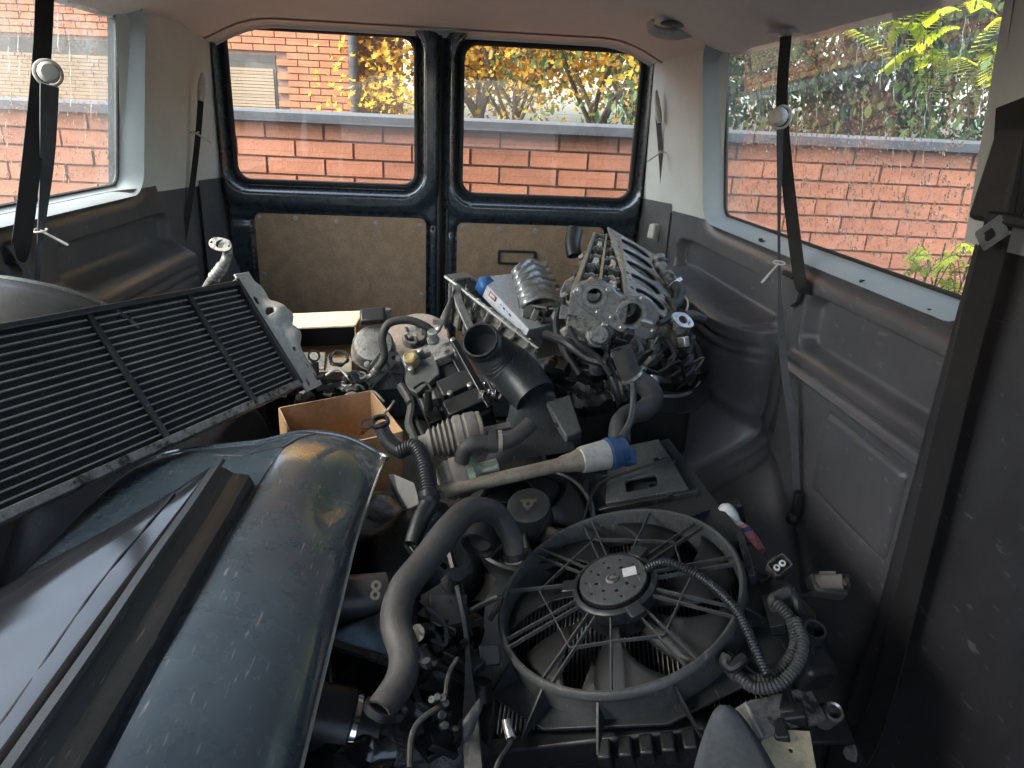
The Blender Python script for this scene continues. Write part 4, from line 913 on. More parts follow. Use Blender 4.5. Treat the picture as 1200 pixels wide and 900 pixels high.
mb = MB(); mb.bar(at(541, 395, 1.63), at(583, 470, 1.47), .006, .018, (0, -.3, 1)); mb.build('rail', MT['black'], ab, bevel=.002)
for (pts, r_, mt) in (([(478, 470, 1.5), (486, 490, 1.48), (500, 520, 1.4)], .007, 'grey_plastic'), ([(470, 452, 1.55), (482, 475, 1.5), (480, 500, 1.45), (492, 530, 1.35)], .011, 'hose'), ([(462, 470, 1.5), (455, 480, 1.5), (447, 488, 1.48)], .003, 'steel'), ([(485, 455, 1.5), (497, 448, 1.52), (505, 456, 1.5), (502, 470, 1.5)], .003, 'rubber')):
    mb = MB(); mb.tube(spline(PP(*pts), 8), r_, 10); mb.build('pipe', MT[mt], ab)

# crumpled foil
fo = MB(); rows = []
for i in range(18):
    rows.append([at(560+44*j/17, 430+34*i/17, 1.66-.012*i)+V((0, 0, .022*noise.noise(V((i*.55, j*.55, 2))))) for j in range(18)])
tag(fo.grid(rows).build('foil_sheet', MT['foil'], None, smooth=20), 'crumpled silver foil beneath the wide duct', 'foil')

# oil pan: tilted open aluminium tray
op = thing('oil_pan', 'dirty cast aluminium oil pan tipped up against the rear doors', 'oil pan', base(at(590, 400, 1.85)))
A, B, C_, D_ = at(521, 322, 1.98), at(545, 318, 2.12), at(655, 385, 2.0), at(632, 408, 1.76)
mb = MB(); cen = (A+B+C_+D_)/4; ex = (D_-A); ey = (B-A); en = ex.cross(ey).normalized(); en = en if en.dot(V((.3, .1, 1))) > 0 else -en
def quadframe(a, b, c, d, k): m = (a+b+c+d)/4; return [m+(p-m)*k for p in (a, b, c, d)]
O1 = [A, B, C_, D_]; I1 = quadframe(A, B, C_, D_, .84)
top = O1+I1; bot = [p-en*.008 for p in top]
mb.add(top+bot, [(i, (i+1) % 4, 4+(i+1) % 4, 4+i) for i in range(4)]+[(8+i, 12+i, 12+(i+1) % 4, 8+(i+1) % 4) for i in range(4)]+[(i, 8+i, 8+(i+1) % 4, (i+1) % 4) for i in range(4)]+[(4+i, 4+(i+1) % 4, 12+(i+1) % 4, 12+i) for i in range(4)])
mb.build('flange', MT['alu_clean'], op, bevel=.002)
mb = MB(); dpt = en*-.115; fl = [p+dpt for p in quadframe(A, B, C_, D_, .66)]; wt = [p-en*.006 for p in quadframe(A, B, C_, D_, .9)]
def sub(a, b, c, d, n, amp, sd_):
    rows = []
    for i in range(n+1):
        r_ = []
        for j in range(n+1):
            p = (a*(1-j/n)+b*j/n)*(1-i/n)+(d*(1-j/n)+c*j/n)*i/n; r_.append(p+V((0, -1, .3))*amp*noise.noise(p*28+V((sd_, 0, 0))))
        rows.append(r_)
    return rows
for i in range(4): mb.grid(sub(wt[i], wt[(i+1) % 4], fl[(i+1) % 4], fl[i], 10, .006, i))
mb.grid(sub(fl[0], fl[1], fl[2], fl[3], 8, .004, 9)); o = mb.build('tray', MT['alu_grime'], op, smooth=40)
for t in (.08, .22, .36, .5, .64, .78, .92):
    p = A*(1-t)+D_*t; q = fl[0]*(1-t)+fl[3]*t; mb = MB(); mb.bar(p-en*.008+V((0, -.004, 0)), q+V((0, -.006, 0)), .010, .012, (0, -1, 0)); mb.build('rib', MT['alu_grime'], op, bevel=.002)
    mb = MB(); hexbolt(mb, p*.96+C_*.02+B*.02, en, .005, .004); mb.build('bolt', MT['steel'], op)
mb = MB(); ribbon(mb, spline(PP((534, 335, 1.95), (538, 355, 1.9), (548, 378, 1.85), (556, 395, 1.82)), 6), (1, 0, 0), .022, .012); mb.build('strut', MT['alu'], op, bevel=.002)
mb = MB(); mb.add(PP((533, 337, 1.93), (516, 372, 1.88), (522, 386, 1.87), (531, 350, 1.92)), [(3, 2, 1, 0)]); o = mb.build('side_fin', MT['alu_grime'], op); so = o.modifiers.new('s', 'SOLIDIFY'); so.thickness = .006

# printed carton
ca = thing('parts_carton', 'small white parts carton with blue end and red label lying on the oil pan', 'carton', base(at(600, 380, 1.9)))
p0, p1, p2 = at(562, 325, 1.96), at(620, 386, 1.80), at(606, 309, 2.10)      # near long edge and back corner
ex = p1-p0; ey = p2-p0; ez = ex.cross(ey).normalized(); ez = ez if ez.z > 0 else -ez; ey = (ey-ex*(ey.dot(ex)/ex.dot(ex))); ey = ey.normalized()*.13; h = .040
P8 = [p0, p0+ex, p0+ex+ey, p0+ey]; P8 += [p-ez*h for p in P8]
mb = MB(); mb.add(P8, [(0, 1, 2, 3), (7, 6, 5, 4), (0, 4, 5, 1), (1, 5, 6, 2), (2, 6, 7, 3), (3, 7, 4, 0)]); mb.build('box', MT['white_card'], ca, bevel=.0015)
def decal(a0, a1, b0, b1, nm, mat, off=.0006):     # on the near long side
    pr = p0-ez*h; nn = ex.cross(ez).normalized(); nn = nn if nn.dot(CAM-p0) > 0 else -nn
    pts = [p0+ex*a-ez*h*b+nn*off for a, b in ((a0, b0), (a1, b0), (a1, b1), (a0, b1))]; mb = MB(); mb.add(pts, [(0, 1, 2, 3)]); o = mb.build(nm, mat, ca); so = o.modifiers.new('s', 'SOLIDIFY'); so.thickness = .0004; so.offset = 0
decal(-.004, .16, -.01, 1.01, 'blue_print', MT['blue_print']); decal(.24, .38, .12, .50, 'red_label', MT['red_print']); decal(.26, .36, .2, .42, 'label_text', MT['white'], .0011)
mb = MB(); pts = [p0+ex*a+ey*b+ez*.0006 for a, b in ((.0, .0), (.16, 0), (.10, .28), (.0, .28))]; mb.add(pts, [(0, 1, 2, 3)]); o = mb.build('blue_print', MT['blue_print'], ca); so = o.modifiers.new('s', 'SOLIDIFY'); so.thickness = .0004; so.offset = 0
for k in range(4): decal(.46+.10*k*.6, .50+.10*k*.6, .25, .30+.1*(k % 2), 'print_line', MT['blue_print'], .0008)

# ribbed aluminium cover
rc = thing('ribbed_intake_cover', 'ribbed cast aluminium cover with shiny curved ribs beside the cylinder head', 'engine part', base(at(635, 385, 1.9)))
A, B, C_, D_ = at(612, 362, 1.84), at(600, 318, 2.02), at(640, 307, 2.1), at(664, 355, 1.86)
for k in range(6):
    t0, t1 = k/6, (k+.82)/6; rows = []
    for i in range(9):
        s = i/8; a = A+(B-A)*t0; b = A+(B-A)*t1; c = D_+(C_-D_)*t0; d = D_+(C_-D_)*t1; up = V((0, -.15, 1))*(.028*math.sin(math.pi*min(1, s*1.25))**.7)
        rows.append([a*(1-s)+c*s+up*.75, (a+b)/2*(1-s)+(c+d)/2*s+up*1.15, b*(1-s)+d*s+up*.75])
    o = MB().grid(rows).build('rib', MT['alu_clean'], rc, smooth=60); so = o.modifiers.new('s', 'SOLIDIFY'); so.thickness = .006
mb = MB(); bt = [p-V((0, 0, .05)) for p in (A, B, C_, D_)]; tp_ = [p+V((0, 0, .006)) for p in (A, B, C_, D_)]; mb.add(tp_+bt, [(0, 1, 2, 3), (7, 6, 5, 4), (0, 4, 5, 1), (1, 5, 6, 2), (2, 6, 7, 3), (3, 7, 4, 0)]); mb.build('base', MT['alu_grime'], rc, bevel=.004)
rj = random.Random(9)
for k in range(14):
    c = at(rj.uniform(618, 672), rj.uniform(352, 385), rj.uniform(1.78, 1.86)); mb = MB(); M = Matrix.Translation(c) @ Matrix.Rotation(rj.uniform(-.5, .5), 4, 'Y') @ Matrix.Rotation(rj.uniform(-.5, .5), 4, 'X')
    if k % 3 == 0: mb.lathe([(.004, .01), (.011, .01), (.012, 0), (.012, -.014)], M @ Matrix.Rotation(1.2, 4, 'X'), 14)
    else: mb.box((0, 0, 0), (.016, .014, rj.uniform(.02, .04)), M)
    mb.build('lug', MT[rj.choice(['alu', 'steel', 'alu_grime', 'oily'])], rc, bevel=.002)
mb = MB(); mb.tube(spline(PP((622, 358, 1.80), (640, 361, 1.79), (655, 362, 1.79), (668, 357, 1.8)), 6), .003, 7); mb.build('fuel_line', MT['steel'], rc)

# ------------------------------------------------------------------ cylinder head
hd = thing('cylinder_head', 'greasy aluminium cylinder head with open valve gear and two round bores in its end', 'cylinder head', base(at(720, 410, 1.6)))
FL, FR, BK = at(674, 340, 1.50), at(733, 344, 1.50), at(698, 272, 2.10)
ey = (BK-FL); LH = ey.length; ey.normalize(); ex = FR-FL; ex = ex-ey*ex.dot(ey); WH = ex.length; ex.normalize(); ez = ex.cross(ey)
TAPER = .36
HM = Matrix(((ex.x, ey.x, ez.x, FL.x), (ex.y, ey.y, ez.y, FL.y), (ex.z, ey.z, ez.z, FL.z), (0, 0, 0, 1)))
def HB():
    HI = HM.inverted()
    class W_(MB):
        def add(self, vs_, fs_, M=None):
            q = [(M @ V(p) if M is not None else V(p)) for p in vs_]; return MB.add(self, [(p.x*(1-TAPER*p.y/LH), p.y, p.z) for p in q], fs_)
    return W_(HM)
mb = HB(); mb.box((WH/2, LH/2, -.085), (WH+.02, LH, .06)); mb.build('casting', MT['alu_grime'], hd, bevel=.004)
mb = HB(); mb.box((WH/2, LH/2, -.052), (WH, LH-.01, .006)); mb.build('oil_gallery', MT['oily'], hd)
for x, wd in ((-.004, .011), (WH*.47, .008), (WH+.004, .011)):
    mb = HB(); mb.box((x, LH/2, -.028), (wd, LH, .058)); mb.build('rail', MT['alu_clean'], hd, bevel=.002)
for y in (.006, LH-.006):
    mb = HB(); mb.box((WH/2, y, -.03), (WH+.01, .012, .056)); mb.build('end_wall', MT['alu'], hd, bevel=.002)
NC = 6
for col, (xa, xb) in enumerate(((.003, WH*.44), (WH*.50, WH-.004))):
    xm, wd = (xa+xb)/2, xb-xa
    for k in range(NC):
        y = LH*(k+.75)/(NC+.4)
        mb = HB(); mb.box((xm, y, -.026), (wd, .016, .028)); mb.lathe([(.0135, -.008), (.0135, .008)], Matrix.Translation((xm, y, -.016)) @ Matrix.Rotation(math.radians(90), 4, 'X'), 14, True, True); mb.build('bearing_cap', MT['alu_clean' if col else 'alu'], hd, bevel=.0015)
        for s in (-1, 1):
            mb = HB(); hexbolt(mb, V((xm+s*wd*.34, y, -.012)), (0, 0, 1), .0045, .006); mb.build('bolt', MT['steel'], hd)
        for dy in (.026, .052):
            if y+dy < LH-.02:
                mb = HB(); mb.lathe([(.0005, .0), (.009, .0), (.0115, -.002), (.0115, -.03)], Matrix.Translation((xm, y+dy, -.022)), 14); mb.build('valve_lifter', MT['chrome' if col and dy < .03 else 'steel'], hd)
                mb = HB(); mb.lathe([(.007, -.004), (.011, -.002), (.011, .002), (.007, .004)], Matrix.Translation((xm+.004*(-1)**k, y+dy, -.012)) @ Matrix.Rotation(1.57, 4, 'X'), 12, True, True); mb.build('cam_lobe', MT['oily' if k % 2 else 'steel'], hd)
    mb = HB(); mb.tube([(xm, .01, -.016), (xm, LH-.01, -.016)], .0065, 10); mb.build('camshaft', MT['steel'], hd)
# studs, lugs along the left flank
rj = random.Random(31)
for k in range(16):
    y = LH*(k+.5)/16; mb = HB(); z = rj.uniform(-.06, -.01)
    if k % 2: mb.cyl((-.012, y, z), (-.030, y, z-.012), .009, .007, 10)
    else: mb.box((-.018, y, z), (.022, .014, .03))
    mb.build('lug', MT[rj.choice(['alu', 'alu_grime', 'steel', 'black'])], hd, bevel=.0015)
# end plate with the two bores
yp = 1.485
def Q(px, py): p = at(px, py, yp); return (p.x, p.z)
outl = [Q(*q) for q in ((669, 340), (676, 332), (690, 328), (703, 327), (714, 333), (724, 343), (736, 347), (752, 344), (762, 350), (770, 364), (770, 380), (766, 392), (752, 397), (740, 391), (722, 386), (706, 377), (690, 366), (676, 356))]
c1, c2 = Q(695, 345), Q(737, 366); PM = Matrix(((1, 0, 0, 0), (0, 0, -1, yp), (0, 1, 0, 0), (0, 0, 0, 1)))
b1, b2 = (c1[0], c1[1]), (c2[0], c2[1])
MB(PM).plate(outl, .03, holes=[circ(*b1, .0205, 24), circ(*b2, .0285, 28)], M=Matrix.Translation((0, 0, -.012))).build('end_plate', MT['alu'], hd, bevel=.003)
for (cx, cz), r_ in ((b1, .0205), (b2, .0285)):
    mb = MB(PM @ Matrix.Translation((cx, cz, 0))); mb.lathe([(r_-.004, .008), (r_-.004, .016), (r_-.002, .022), (r_+.004, .022), (r_+.006, .017), (r_+.006, -.01)], seg=32); mb.build('bore_ring', MT['alu_clean'], hd)
    mb = MB(PM @ Matrix.Translation((cx, cz, 0))); mb.lathe([(r_-.0045, -.06), (r_-.0045, .010)], seg=28); mb.build('bore_sleeve', MT['oily'], hd)
    mb = MB(PM @ Matrix.Translation((cx, cz, -.05))); mb.lathe([(r_-.0045, -.002), (r_*.55, .0), (r_*.45, .012), (r_*.2, .014), (.0005, .014)], seg=24); mb.build('shaft_end', MT['black'], hd)
mb = MB(PM @ Matrix.Translation((b2[0], b2[1], 0))); mb.tube([(.040*math.cos(a), .040*math.sin(a), .004) for a in [math.radians(-30+4.6*k) for k in range(44)]], .005, 8); mb.build('casting_lip', MT['alu_clean'], hd)
for px, py in ((678, 340), (712, 340), (716, 372), (765, 388), (752, 350), (700, 366), (728, 384)):
    p = at(px, py, yp-.02); mb = MB(); hexbolt(mb, p, (0, -1, 0), .005, .004); mb.build('bolt', MT['steel'], hd)
# lumpy pump housing below
mb = MB(); blob(mb, at(690, 378, 1.53), .042, (1.0, .8, .75), .35, 2.2, 24, 16, 4); mb.build('pump_housing', MT['alu'], hd, smooth=50)
mb = MB(); blob(mb, at(672, 390, 1.53), .026, (1, .9, .8), .4, 2.6, 20, 14, 8); mb.build('pump_housing', MT['alu_grime'], hd, smooth=50)
mb = MB(zframe(at(701, 393, 1.475), (-.05, -.9, .35))); mb.lathe([(.0005, .018), (.018, .018), (.021, .014), (.022, .004), (.026, .002), (.027, -.02)], seg=28); mb.build('round_cover', MT['alu_grime'], hd)
for (px, py, sx, sy, sz, mt) in ((726, 398, .03, .03, .03, 'black_gloss'), (735, 392, .02, .03, .034, 'black'), (757, 377, .03, .02, .016, 'alu_clean'), (708, 381, .014, .012, .014, 'steel'), (745, 402, .035, .02, .03, 'alu_grime')):
    mb = MB(); mb.box((0, 0, 0), (sx, sy, sz), zframe(at(px, py, 1.47), (.3, -.5, .8), (.8, .1, -.5))); mb.build('lug', MT[mt], hd, bevel=.003)
mb = MB(); hose(mb, PP((673, 300, 2.0), (671, 285, 2.02), (674, 268, 2.04)), [.021, .022, .024]); mb.build('breather_stub', MT['hose_black'], hd)

# block deck with five bores
bk_ = thing('engine_block', 'aluminium engine block with five cylinder bores, black sump below, by the right wall', 'engine block', base(at(760, 480, 1.6)))
dA, dB, dC, dD = at(738, 348, 1.52), at(788, 379, 1.50), at(766, 300, 2.10), at(713, 269, 2.14)
du = (dB-dA); dv = (dD-dA); WU = du.length; LV = dv.length; du.normalize(); dv = (dv-du*dv.dot(du)).normalized(); dn_ = du.cross(dv)
DM = Matrix(((du.x, dv.x, dn_.x, dA.x), (du.y, dv.y, dn_.y, dA.y), (du.z, dv.z, dn_.z, dA.z), (0, 0, 0, 1)))
def DB():
    class W_(MB):
        def add(self, vs_, fs_, M=None):
            q = [(M @ V(p) if M is not None else V(p)) for p in vs_]; return MB.add(self, [(dA*(1-p.x/WU)+dB*(p.x/WU))*(1-p.y/LV)+(dD*(1-p.x/WU)+dC*(p.x/WU))*(p.y/LV)+dn_*p.z for p in q], fs_)
    return W_()
holes = []
for k in range(5):
    y = LV*(k+.58)/5.2; holes.append([(WU*.52+WU*.34*math.cos(a), y+LV*.078*math.sin(a)) for a in [2*math.pi*i/24 for i in range(24)]])
for k in range(6):
    y = LV*(k+.08)/5.2+.004
    for x in (WU*.10, WU*.94):
        if .012 < y < LV-.012: holes.append(circ(x, y, .005, 8))
for k in range(5):
    y = LV*(k+.58)/5.2
    for x in (WU*.09, WU*.95): holes.append([(x+.004*math.cos(a), y+.012*math.sin(a)) for a in [2*math.pi*i/10 for i in range(10)]])
DB().plate([(-.004, 0), (WU+.012, -.004), (WU+.014, LV), (-.004, LV+.004)], .006, holes=holes).build('deck_plate', MT['alu_clean'], bk_, bevel=.001)
for k in range(5):
    y = LV*(k+.58)/5.2; mb = DB(); mb.lathe([(.040, .003), (.0395, -.05), (.039, -.06), (.0005, -.06)], Matrix.Translation((WU*.52, y, 0)) @ Matrix.Diagonal((WU*.33/.04, LV*.075/.04, 1, 1)), 28); mb.build('cylinder_bore', MT['oily'], bk_)
DB().box((WU/2+.004, LV/2, -.075), (WU+.004, LV-.01, .14)).build('block_casting', MT['alu_grime'], bk_, bevel=.006)
mb = MB(); c = at(740, 440, 1.62); mb.box((c.x-.05, c.y+.16, .44), (.40, .42, .22)); mb.build('crankcase', MT['oily'], bk_, bevel=.02)
mb = MB(); mb.box((c.x-.03, c.y+.16, .15), (.36, .40, .30)); mb.build('sump', MT['oily'], bk_, bevel=.02)
rj = random.Random(12)
for k in range(36):
    p = at(rj.uniform(655, 815), rj.uniform(400, 468), rj.uniform(1.42, 1.52)); M = Matrix.Translation(p) @ Matrix.Rotation(rj.uniform(-1, 1), 4, 'Z') @ Matrix.Rotation(rj.uniform(-1, 1), 4, 'X'); mb = MB()
    q = rj.random()
    if q < .4: mb.box((0, 0, 0), (rj.uniform(.015, .05), rj.uniform(.02, .05), rj.uniform(.01, .03)), M); nm = 'lug'
    elif q < .75: mb.lathe([(.006, .012), (.012, .012), (.014, 0), (.016, -.01)], M, 12, True); nm = 'boss'
    else: mb.tube(spline([p, p+V((rj.uniform(-.05, .05), 0, .03)), p+V((rj.uniform(-.08, .08), .02, -.02))], 6), .004, 7); nm = 'line'
    mb.build(nm, MT['oily' if rj.random() < .75 else 'steel'], bk_, bevel=.002 if nm == 'lug' else 0)
for k, (px, py, Y, r_) in enumerate(((800, 425, 1.62, .05), (775, 440, 1.5, .045), (690, 430, 1.5, .05), (650, 440, 1.52, .055), (735, 455, 1.45, .05), (690, 465, 1.45, .05))):
    mb = MB(); blob(mb, at(px, py, Y), r_, (1.1, 1, .8), .45, 2.4, 18, 12, k*3); mb.build('casting_lump', MT['oily'], bk_, smooth=45)
# black engine mount arm
mb = MB(); q = spline(PP((760, 470, 1.38), (785, 472, 1.42), (805, 470, 1.48), (820, 462, 1.54), (826, 450, 1.6)), 6); ribbon(mb, q, (0, .35, 1), .05, .02); mb.build('mount_arm', MT['black_gloss'], bk_, bevel=.004)
mb = MB(); mb.tube(spline(PP((770, 464, 1.38), (795, 464, 1.43), (812, 458, 1.5), (820, 448, 1.56)), 6), .004, 8); mb.build('arm_edge', MT['steel'], bk_)
mb = MB(); mb.add(PP((712, 412, 1.44), (720, 430, 1.42), (730, 470, 1.38), (724, 478, 1.38), (706, 420, 1.44)), [(0, 1, 2, 3, 4)]); o = mb.build('side_plate', MT['grey_plastic'], bk_); so = o.modifiers.new('s', 'SOLIDIFY'); so.thickness = .006
# grey bent pipe and flange elbow on the right of the engine
gp = thing('bent_coolant_pipe', 'grey bent pipe with clamps between engine and right side shelf', 'pipe', at(785, 340, 1.75))
mb = MB(); hose(mb, PP((772, 300, 1.86), (774, 312, 1.84), (783, 324, 1.8), (790, 334, 1.76)), .017); mb.build('tube', MT['alu_grime'], gp)
mb = MB(); hose(mb, PP((789, 333, 1.76), (796, 342, 1.72), (794, 354, 1.68), (786, 360, 1.64)), .0155); mb.build('elbow', MT['hose'], gp)
clamp(at(773, 306, 1.85), (.1, -.3, -.6), .018, gp, mat='black'); clamp(at(789, 333, 1.76), (.5, -.3, -.6), .018, gp)
mb = MB(); mb.tube(spline(PP((800, 345, 1.7), (806, 354, 1.66), (803, 366, 1.6), (792, 375, 1.54), (780, 384, 1.5)), 8), .0028, 7); mb.build('wire', MT['white_plastic'], gp)
el = thing('flanged_elbow', 'oily cast elbow with oval flange in front of the right side shelf', 'elbow pipe', at(795, 420, 1.48))
M = zframe(at(799, 376, 1.44), (.15, -.75, .65), (.8, 0, -.5)); outl = [((.018+.008*abs(math.cos(a))**2)*math.cos(a), .017*math.sin(a)) for a in [2*math.pi*k/24 for k in range(24)]]
MB(M).plate(outl, .006, holes=[[(.010*math.cos(a), .009*math.sin(a)) for a in [2*math.pi*k/16 for k in range(16)]]]).build('flange', MT['alu_clean'], el)
mb = MB(); hose(mb, [M @ V((0, 0, 0)), at(797, 390, 1.47), at(790, 402, 1.5)], .018); mb.build('body', MT['alu_grime'], el)
mb = MB(); hose(mb, PP((802, 371, 1.47), (812, 370, 1.48), (824, 374, 1.49)), [.013, .012, .011]); mb.build('branch', MT['hose'], el)
mb = MB(); blob(mb, at(800, 402, 1.5), .03, (1, .9, 1), .4, 2.5, 18, 12, 3); mb.build('valve_body', MT['oily'], el)

# cables and hoses draped over the engine
el2 = thing('engine_wiring_loom', 'black cables and thin hoses draped round the front of the cylinder head', 'wiring', at(720, 440, 1.42))
for pts, r_, mt in (([(660, 350, 1.62), (664, 372, 1.55), (676, 400, 1.46), (700, 418, 1.43), (716, 440, 1.40)], .006, 'rubber'), ([(656, 362, 1.66), (652, 385, 1.6), (662, 412, 1.5), (680, 440, 1.44)], .009, 'hose_black'), ([(770, 392, 1.44), (784, 402, 1.43), (790, 420, 1.42), (772, 436, 1.40), (756, 432, 1.38)], .005, 'rubber'),
    ([(806, 396, 1.46), (818, 412, 1.46), (812, 432, 1.46), (796, 446, 1.45)], .007, 'hose_black'), ([(664, 330, 1.7), (658, 345, 1.66), (668, 356, 1.58), (682, 352, 1.5)], .004, 'steel'), ([(640, 392, 1.62), (665, 402, 1.5), (690, 420, 1.45), (712, 425, 1.42)], .011, 'hose_black'), ([(745, 396, 1.43), (752, 412, 1.42), (742, 424, 1.40), (728, 430, 1.38)], .006, 'hose_black'), ([(782, 350, 1.62), (790, 362, 1.56), (784, 372, 1.5), (772, 380, 1.46)], .007, 'oily')):
    mb = MB(); mb.tube(spline(PP(*pts), 8), r_, 9); mb.build('cable', MT[mt], el2)
# ------------------------------------------------------------------ wide intake duct and splash shield
du_ = thing('intake_duct', 'wide dark grey air intake duct with ribbed round mouth in the middle of the heap', 'air duct', base(at(640, 560, 1.2)))
q = spline(PP((562, 398, 1.40), (570, 408, 1.43), (588, 424, 1.45), (608, 442, 1.43), (628, 468, 1.38)), 12); m = len(q)
rs = []
for i in range(m):
    t = i/(m-1); r_ = .038+.014*ss(.15, .6, t)-.004*ss(.7, 1, t)
    if .10 < t < .16: r_ += .004
    if .18 < t < .42: r_ += .002*(1 if i % 2 else -1)
    rs.append(r_)
MB().tube(q, rs, 30, hollow=.004).build('duct', MT['grey_plastic'], du_, smooth=50)
# body: plate-like casing that widens downwards
rows = []
left = [(600, 432, 1.44), (596, 470, 1.40), (585, 500, 1.34), (567, 530, 1.27), (556, 556, 1.20)]; right = [(648, 452, 1.42), (658, 476, 1.38), (668, 500, 1.32), (676, 515, 1.28), (684, 530, 1.24)]
L_, R_ = spline(PP(*left), 6), spline(PP(*right), 6)
for i in range(len(L_)):
    r_ = []
    for j in range(15):
        t = j/14; p = L_[i]*(1-t)+R_[i]*t; hgt = .030*math.sin(math.pi*t)**.8*(1-.6*i/len(L_)) - .05*(t == 0 or t == 1)
        r_.append(p+V((0, -.25, .95))*(hgt+.004*noise.noise(p*20)))
    rows.append(r_)
MB().grid(rows[::-1]).build('casing', MT['grey_plastic'], du_, smooth=50)
mb = MB(); a, b, c, d = PP((640, 470, 1.36), (668, 462, 1.36), (682, 505, 1.28), (664, 512, 1.26)); mb.add([a, b, c, d]+[p+V((0, 0, -.03)) for p in (a, b, c, d)], [(0, 1, 2, 3), (7, 6, 5, 4), (0, 4, 5, 1), (1, 5, 6, 2), (2, 6, 7, 3), (3, 7, 4, 0)]); mb.build('mounting_tab', MT['grey_light'], du_, bevel=.003)
for px, py in ((646, 467), (652, 498), (574, 540)):
    mb = MB(zframe(at(px, py, 1.3 if py > 480 else 1.36), (0, -.4, .9))); mb.lathe([(.0005, .001), (.006, .001), (.0065, 0)], seg=12); mb.build('hole_plug', MT['rubber'], du_)

# S-shaped radiator hose, grey cable
sh_ = thing('bent_radiator_hose', 'grey S-bend radiator hose with open end standing before the engine', 'hose', at(735, 500, 1.2))
mb = MB(); hose(mb, PP((728, 408, 1.34), (733, 424, 1.335), (741, 441, 1.33), (757, 452, 1.32), (765, 466, 1.31), (756, 480, 1.29), (738, 486, 1.27), (727, 498, 1.24), (726, 520, 1.2)), [.0225, .022, .0215, .022, .022, .021, .021, .021]); mb.build('rubber', MT['hose'], sh_)
mb = MB(); mb.tube(spline(PP((742, 447, 1.26), (742, 470, 1.25), (739, 492, 1.22), (728, 512, 1.19)), 8), .0062, 10); tag(mb.build('cable', MT['grey_light']), 'thin pale grey cable running down in front of the S-bend radiator hose', 'cable')
clamp(at(741, 441, 1.33), (.5, -.1, -.6), .0225, sh_, wd=.006, mat='steel')

# drive shafts
cv = thing('drive_shaft', 'dirty drive shaft with ribbed grey rubber boot and blue cap on its end', 'drive shaft', base(at(620, 560, 1.1)))
A, B = at(508, 578, 1.06), at(735, 527, 1.17)
d = B-A; q = [A+d*t for t in (0, .25, .62, .66, .70, .74, .90, .94)]
MB().tube(q, [.0118, .012, .0125, .0165, .018, .022, .025, .025], 20).build('shaft', MT['steel_rust'], cv)
MB().tube([A+d*t for t in (.735, .74, .76, .88, .885)], [.0215, .0235, .025, .0275, .025], 22).build('joint_sleeve', MT['alu_pale'], cv)
MB().tube([A+d*t for t in (.885, .89, .93, .935, .985, .99)], [.025, .030, .030, .027, .025, .012], 22).build('blue_cap', MT['blue'], cv)
mb = MB(zframe(A+d*.97+V((0, 0, -.005)), (.4, -.6, .5))); mb.box((.012, -.006, 0), (.026, .03, .03)); mb.build('blue_clip', MT['blue'], cv, bevel=.004)
def bootpart(M, prof, root, nm='rubber_boot', mat='boot', seg=32): return MB(M).lathe(prof, seg=seg).build(nm, MT[mat], root, smooth=40)
M = zframe(at(545, 557, 1.11), (-.93, -.15, -.25), (0, 0, 1))
bootpart(M, [(.0005, -.062), (.012, -.06), (.014, -.03), (.024, -.022), (.033, -.016), (.034, -.004), (.030, -.002)], cv, 'cup', 'green_metal')
bootpart(M, [(.033, -.006), (.036, .0), (.037, .02), (.034, .022), (.036, .028), (.033, .034), (.030, .036), (.032, .04), (.022, .046), (.0005, .05)], cv)
# second shaft with big boot
c2_ = thing('drive_shaft', 'short drive shaft with large ribbed grey boot beneath the intake duct', 'drive shaft', base(at(530, 540, 1.2)))
M = zframe(at(540, 511, 1.21), (-.97, -.12, -.18), (0, 0, 1))
prof = [(.0005, -.042), (.03, -.042), (.037, -.036), (.041, -.030), (.041, -.012), (.0385, -.010), (.0385, -.006), (.0405, -.004), (.040, .008)]
z = .010; r_ = .040
for k in range(5): prof += [(r_-.0065, z+.003), (r_-.001, z+.008)]; z += .0095; r_ -= .0030
prof += [(.018, z+.006), (.016, z+.02), (.0005, z+.022)]
bootpart(M, prof, c2_)
mb = MB(M); mb.tube([(0, 0, -.04), (0, 0, -.095)], [.008, .0075], 14); mb.build('spindle', MT['steel'], c2_)
mb = MB(M); mb.lathe([(.0365, -.0425), (.039, -.040), (.0395, -.034)], seg=32); mb.build('boot_band', MT['steel_rust'], c2_)
# grey two-part hose in front
th = thing('joined_hose', 'short grey bent hose with clamp lying over the rubber boot', 'hose', at(580, 540, 1.1))
mb = MB(); hose(mb, PP((541, 541, 1.10), (545, 527, 1.10), (557, 520, 1.10), (573, 520, 1.10), (590, 519, 1.10), (606, 511, 1.11), (622, 497, 1.13)), [.013, .0135, .014, .0135, .013, .0135, .0145]); mb.build('rubber', MT['hose'], th)
clamp(at(577, 520, 1.10), (1, 0, 0), .0145, th, wd=.014, mat='hose'); clamp(at(586, 519, 1.10), (1, 0, 0), .0135, th, wd=.007, mat='steel_rust')
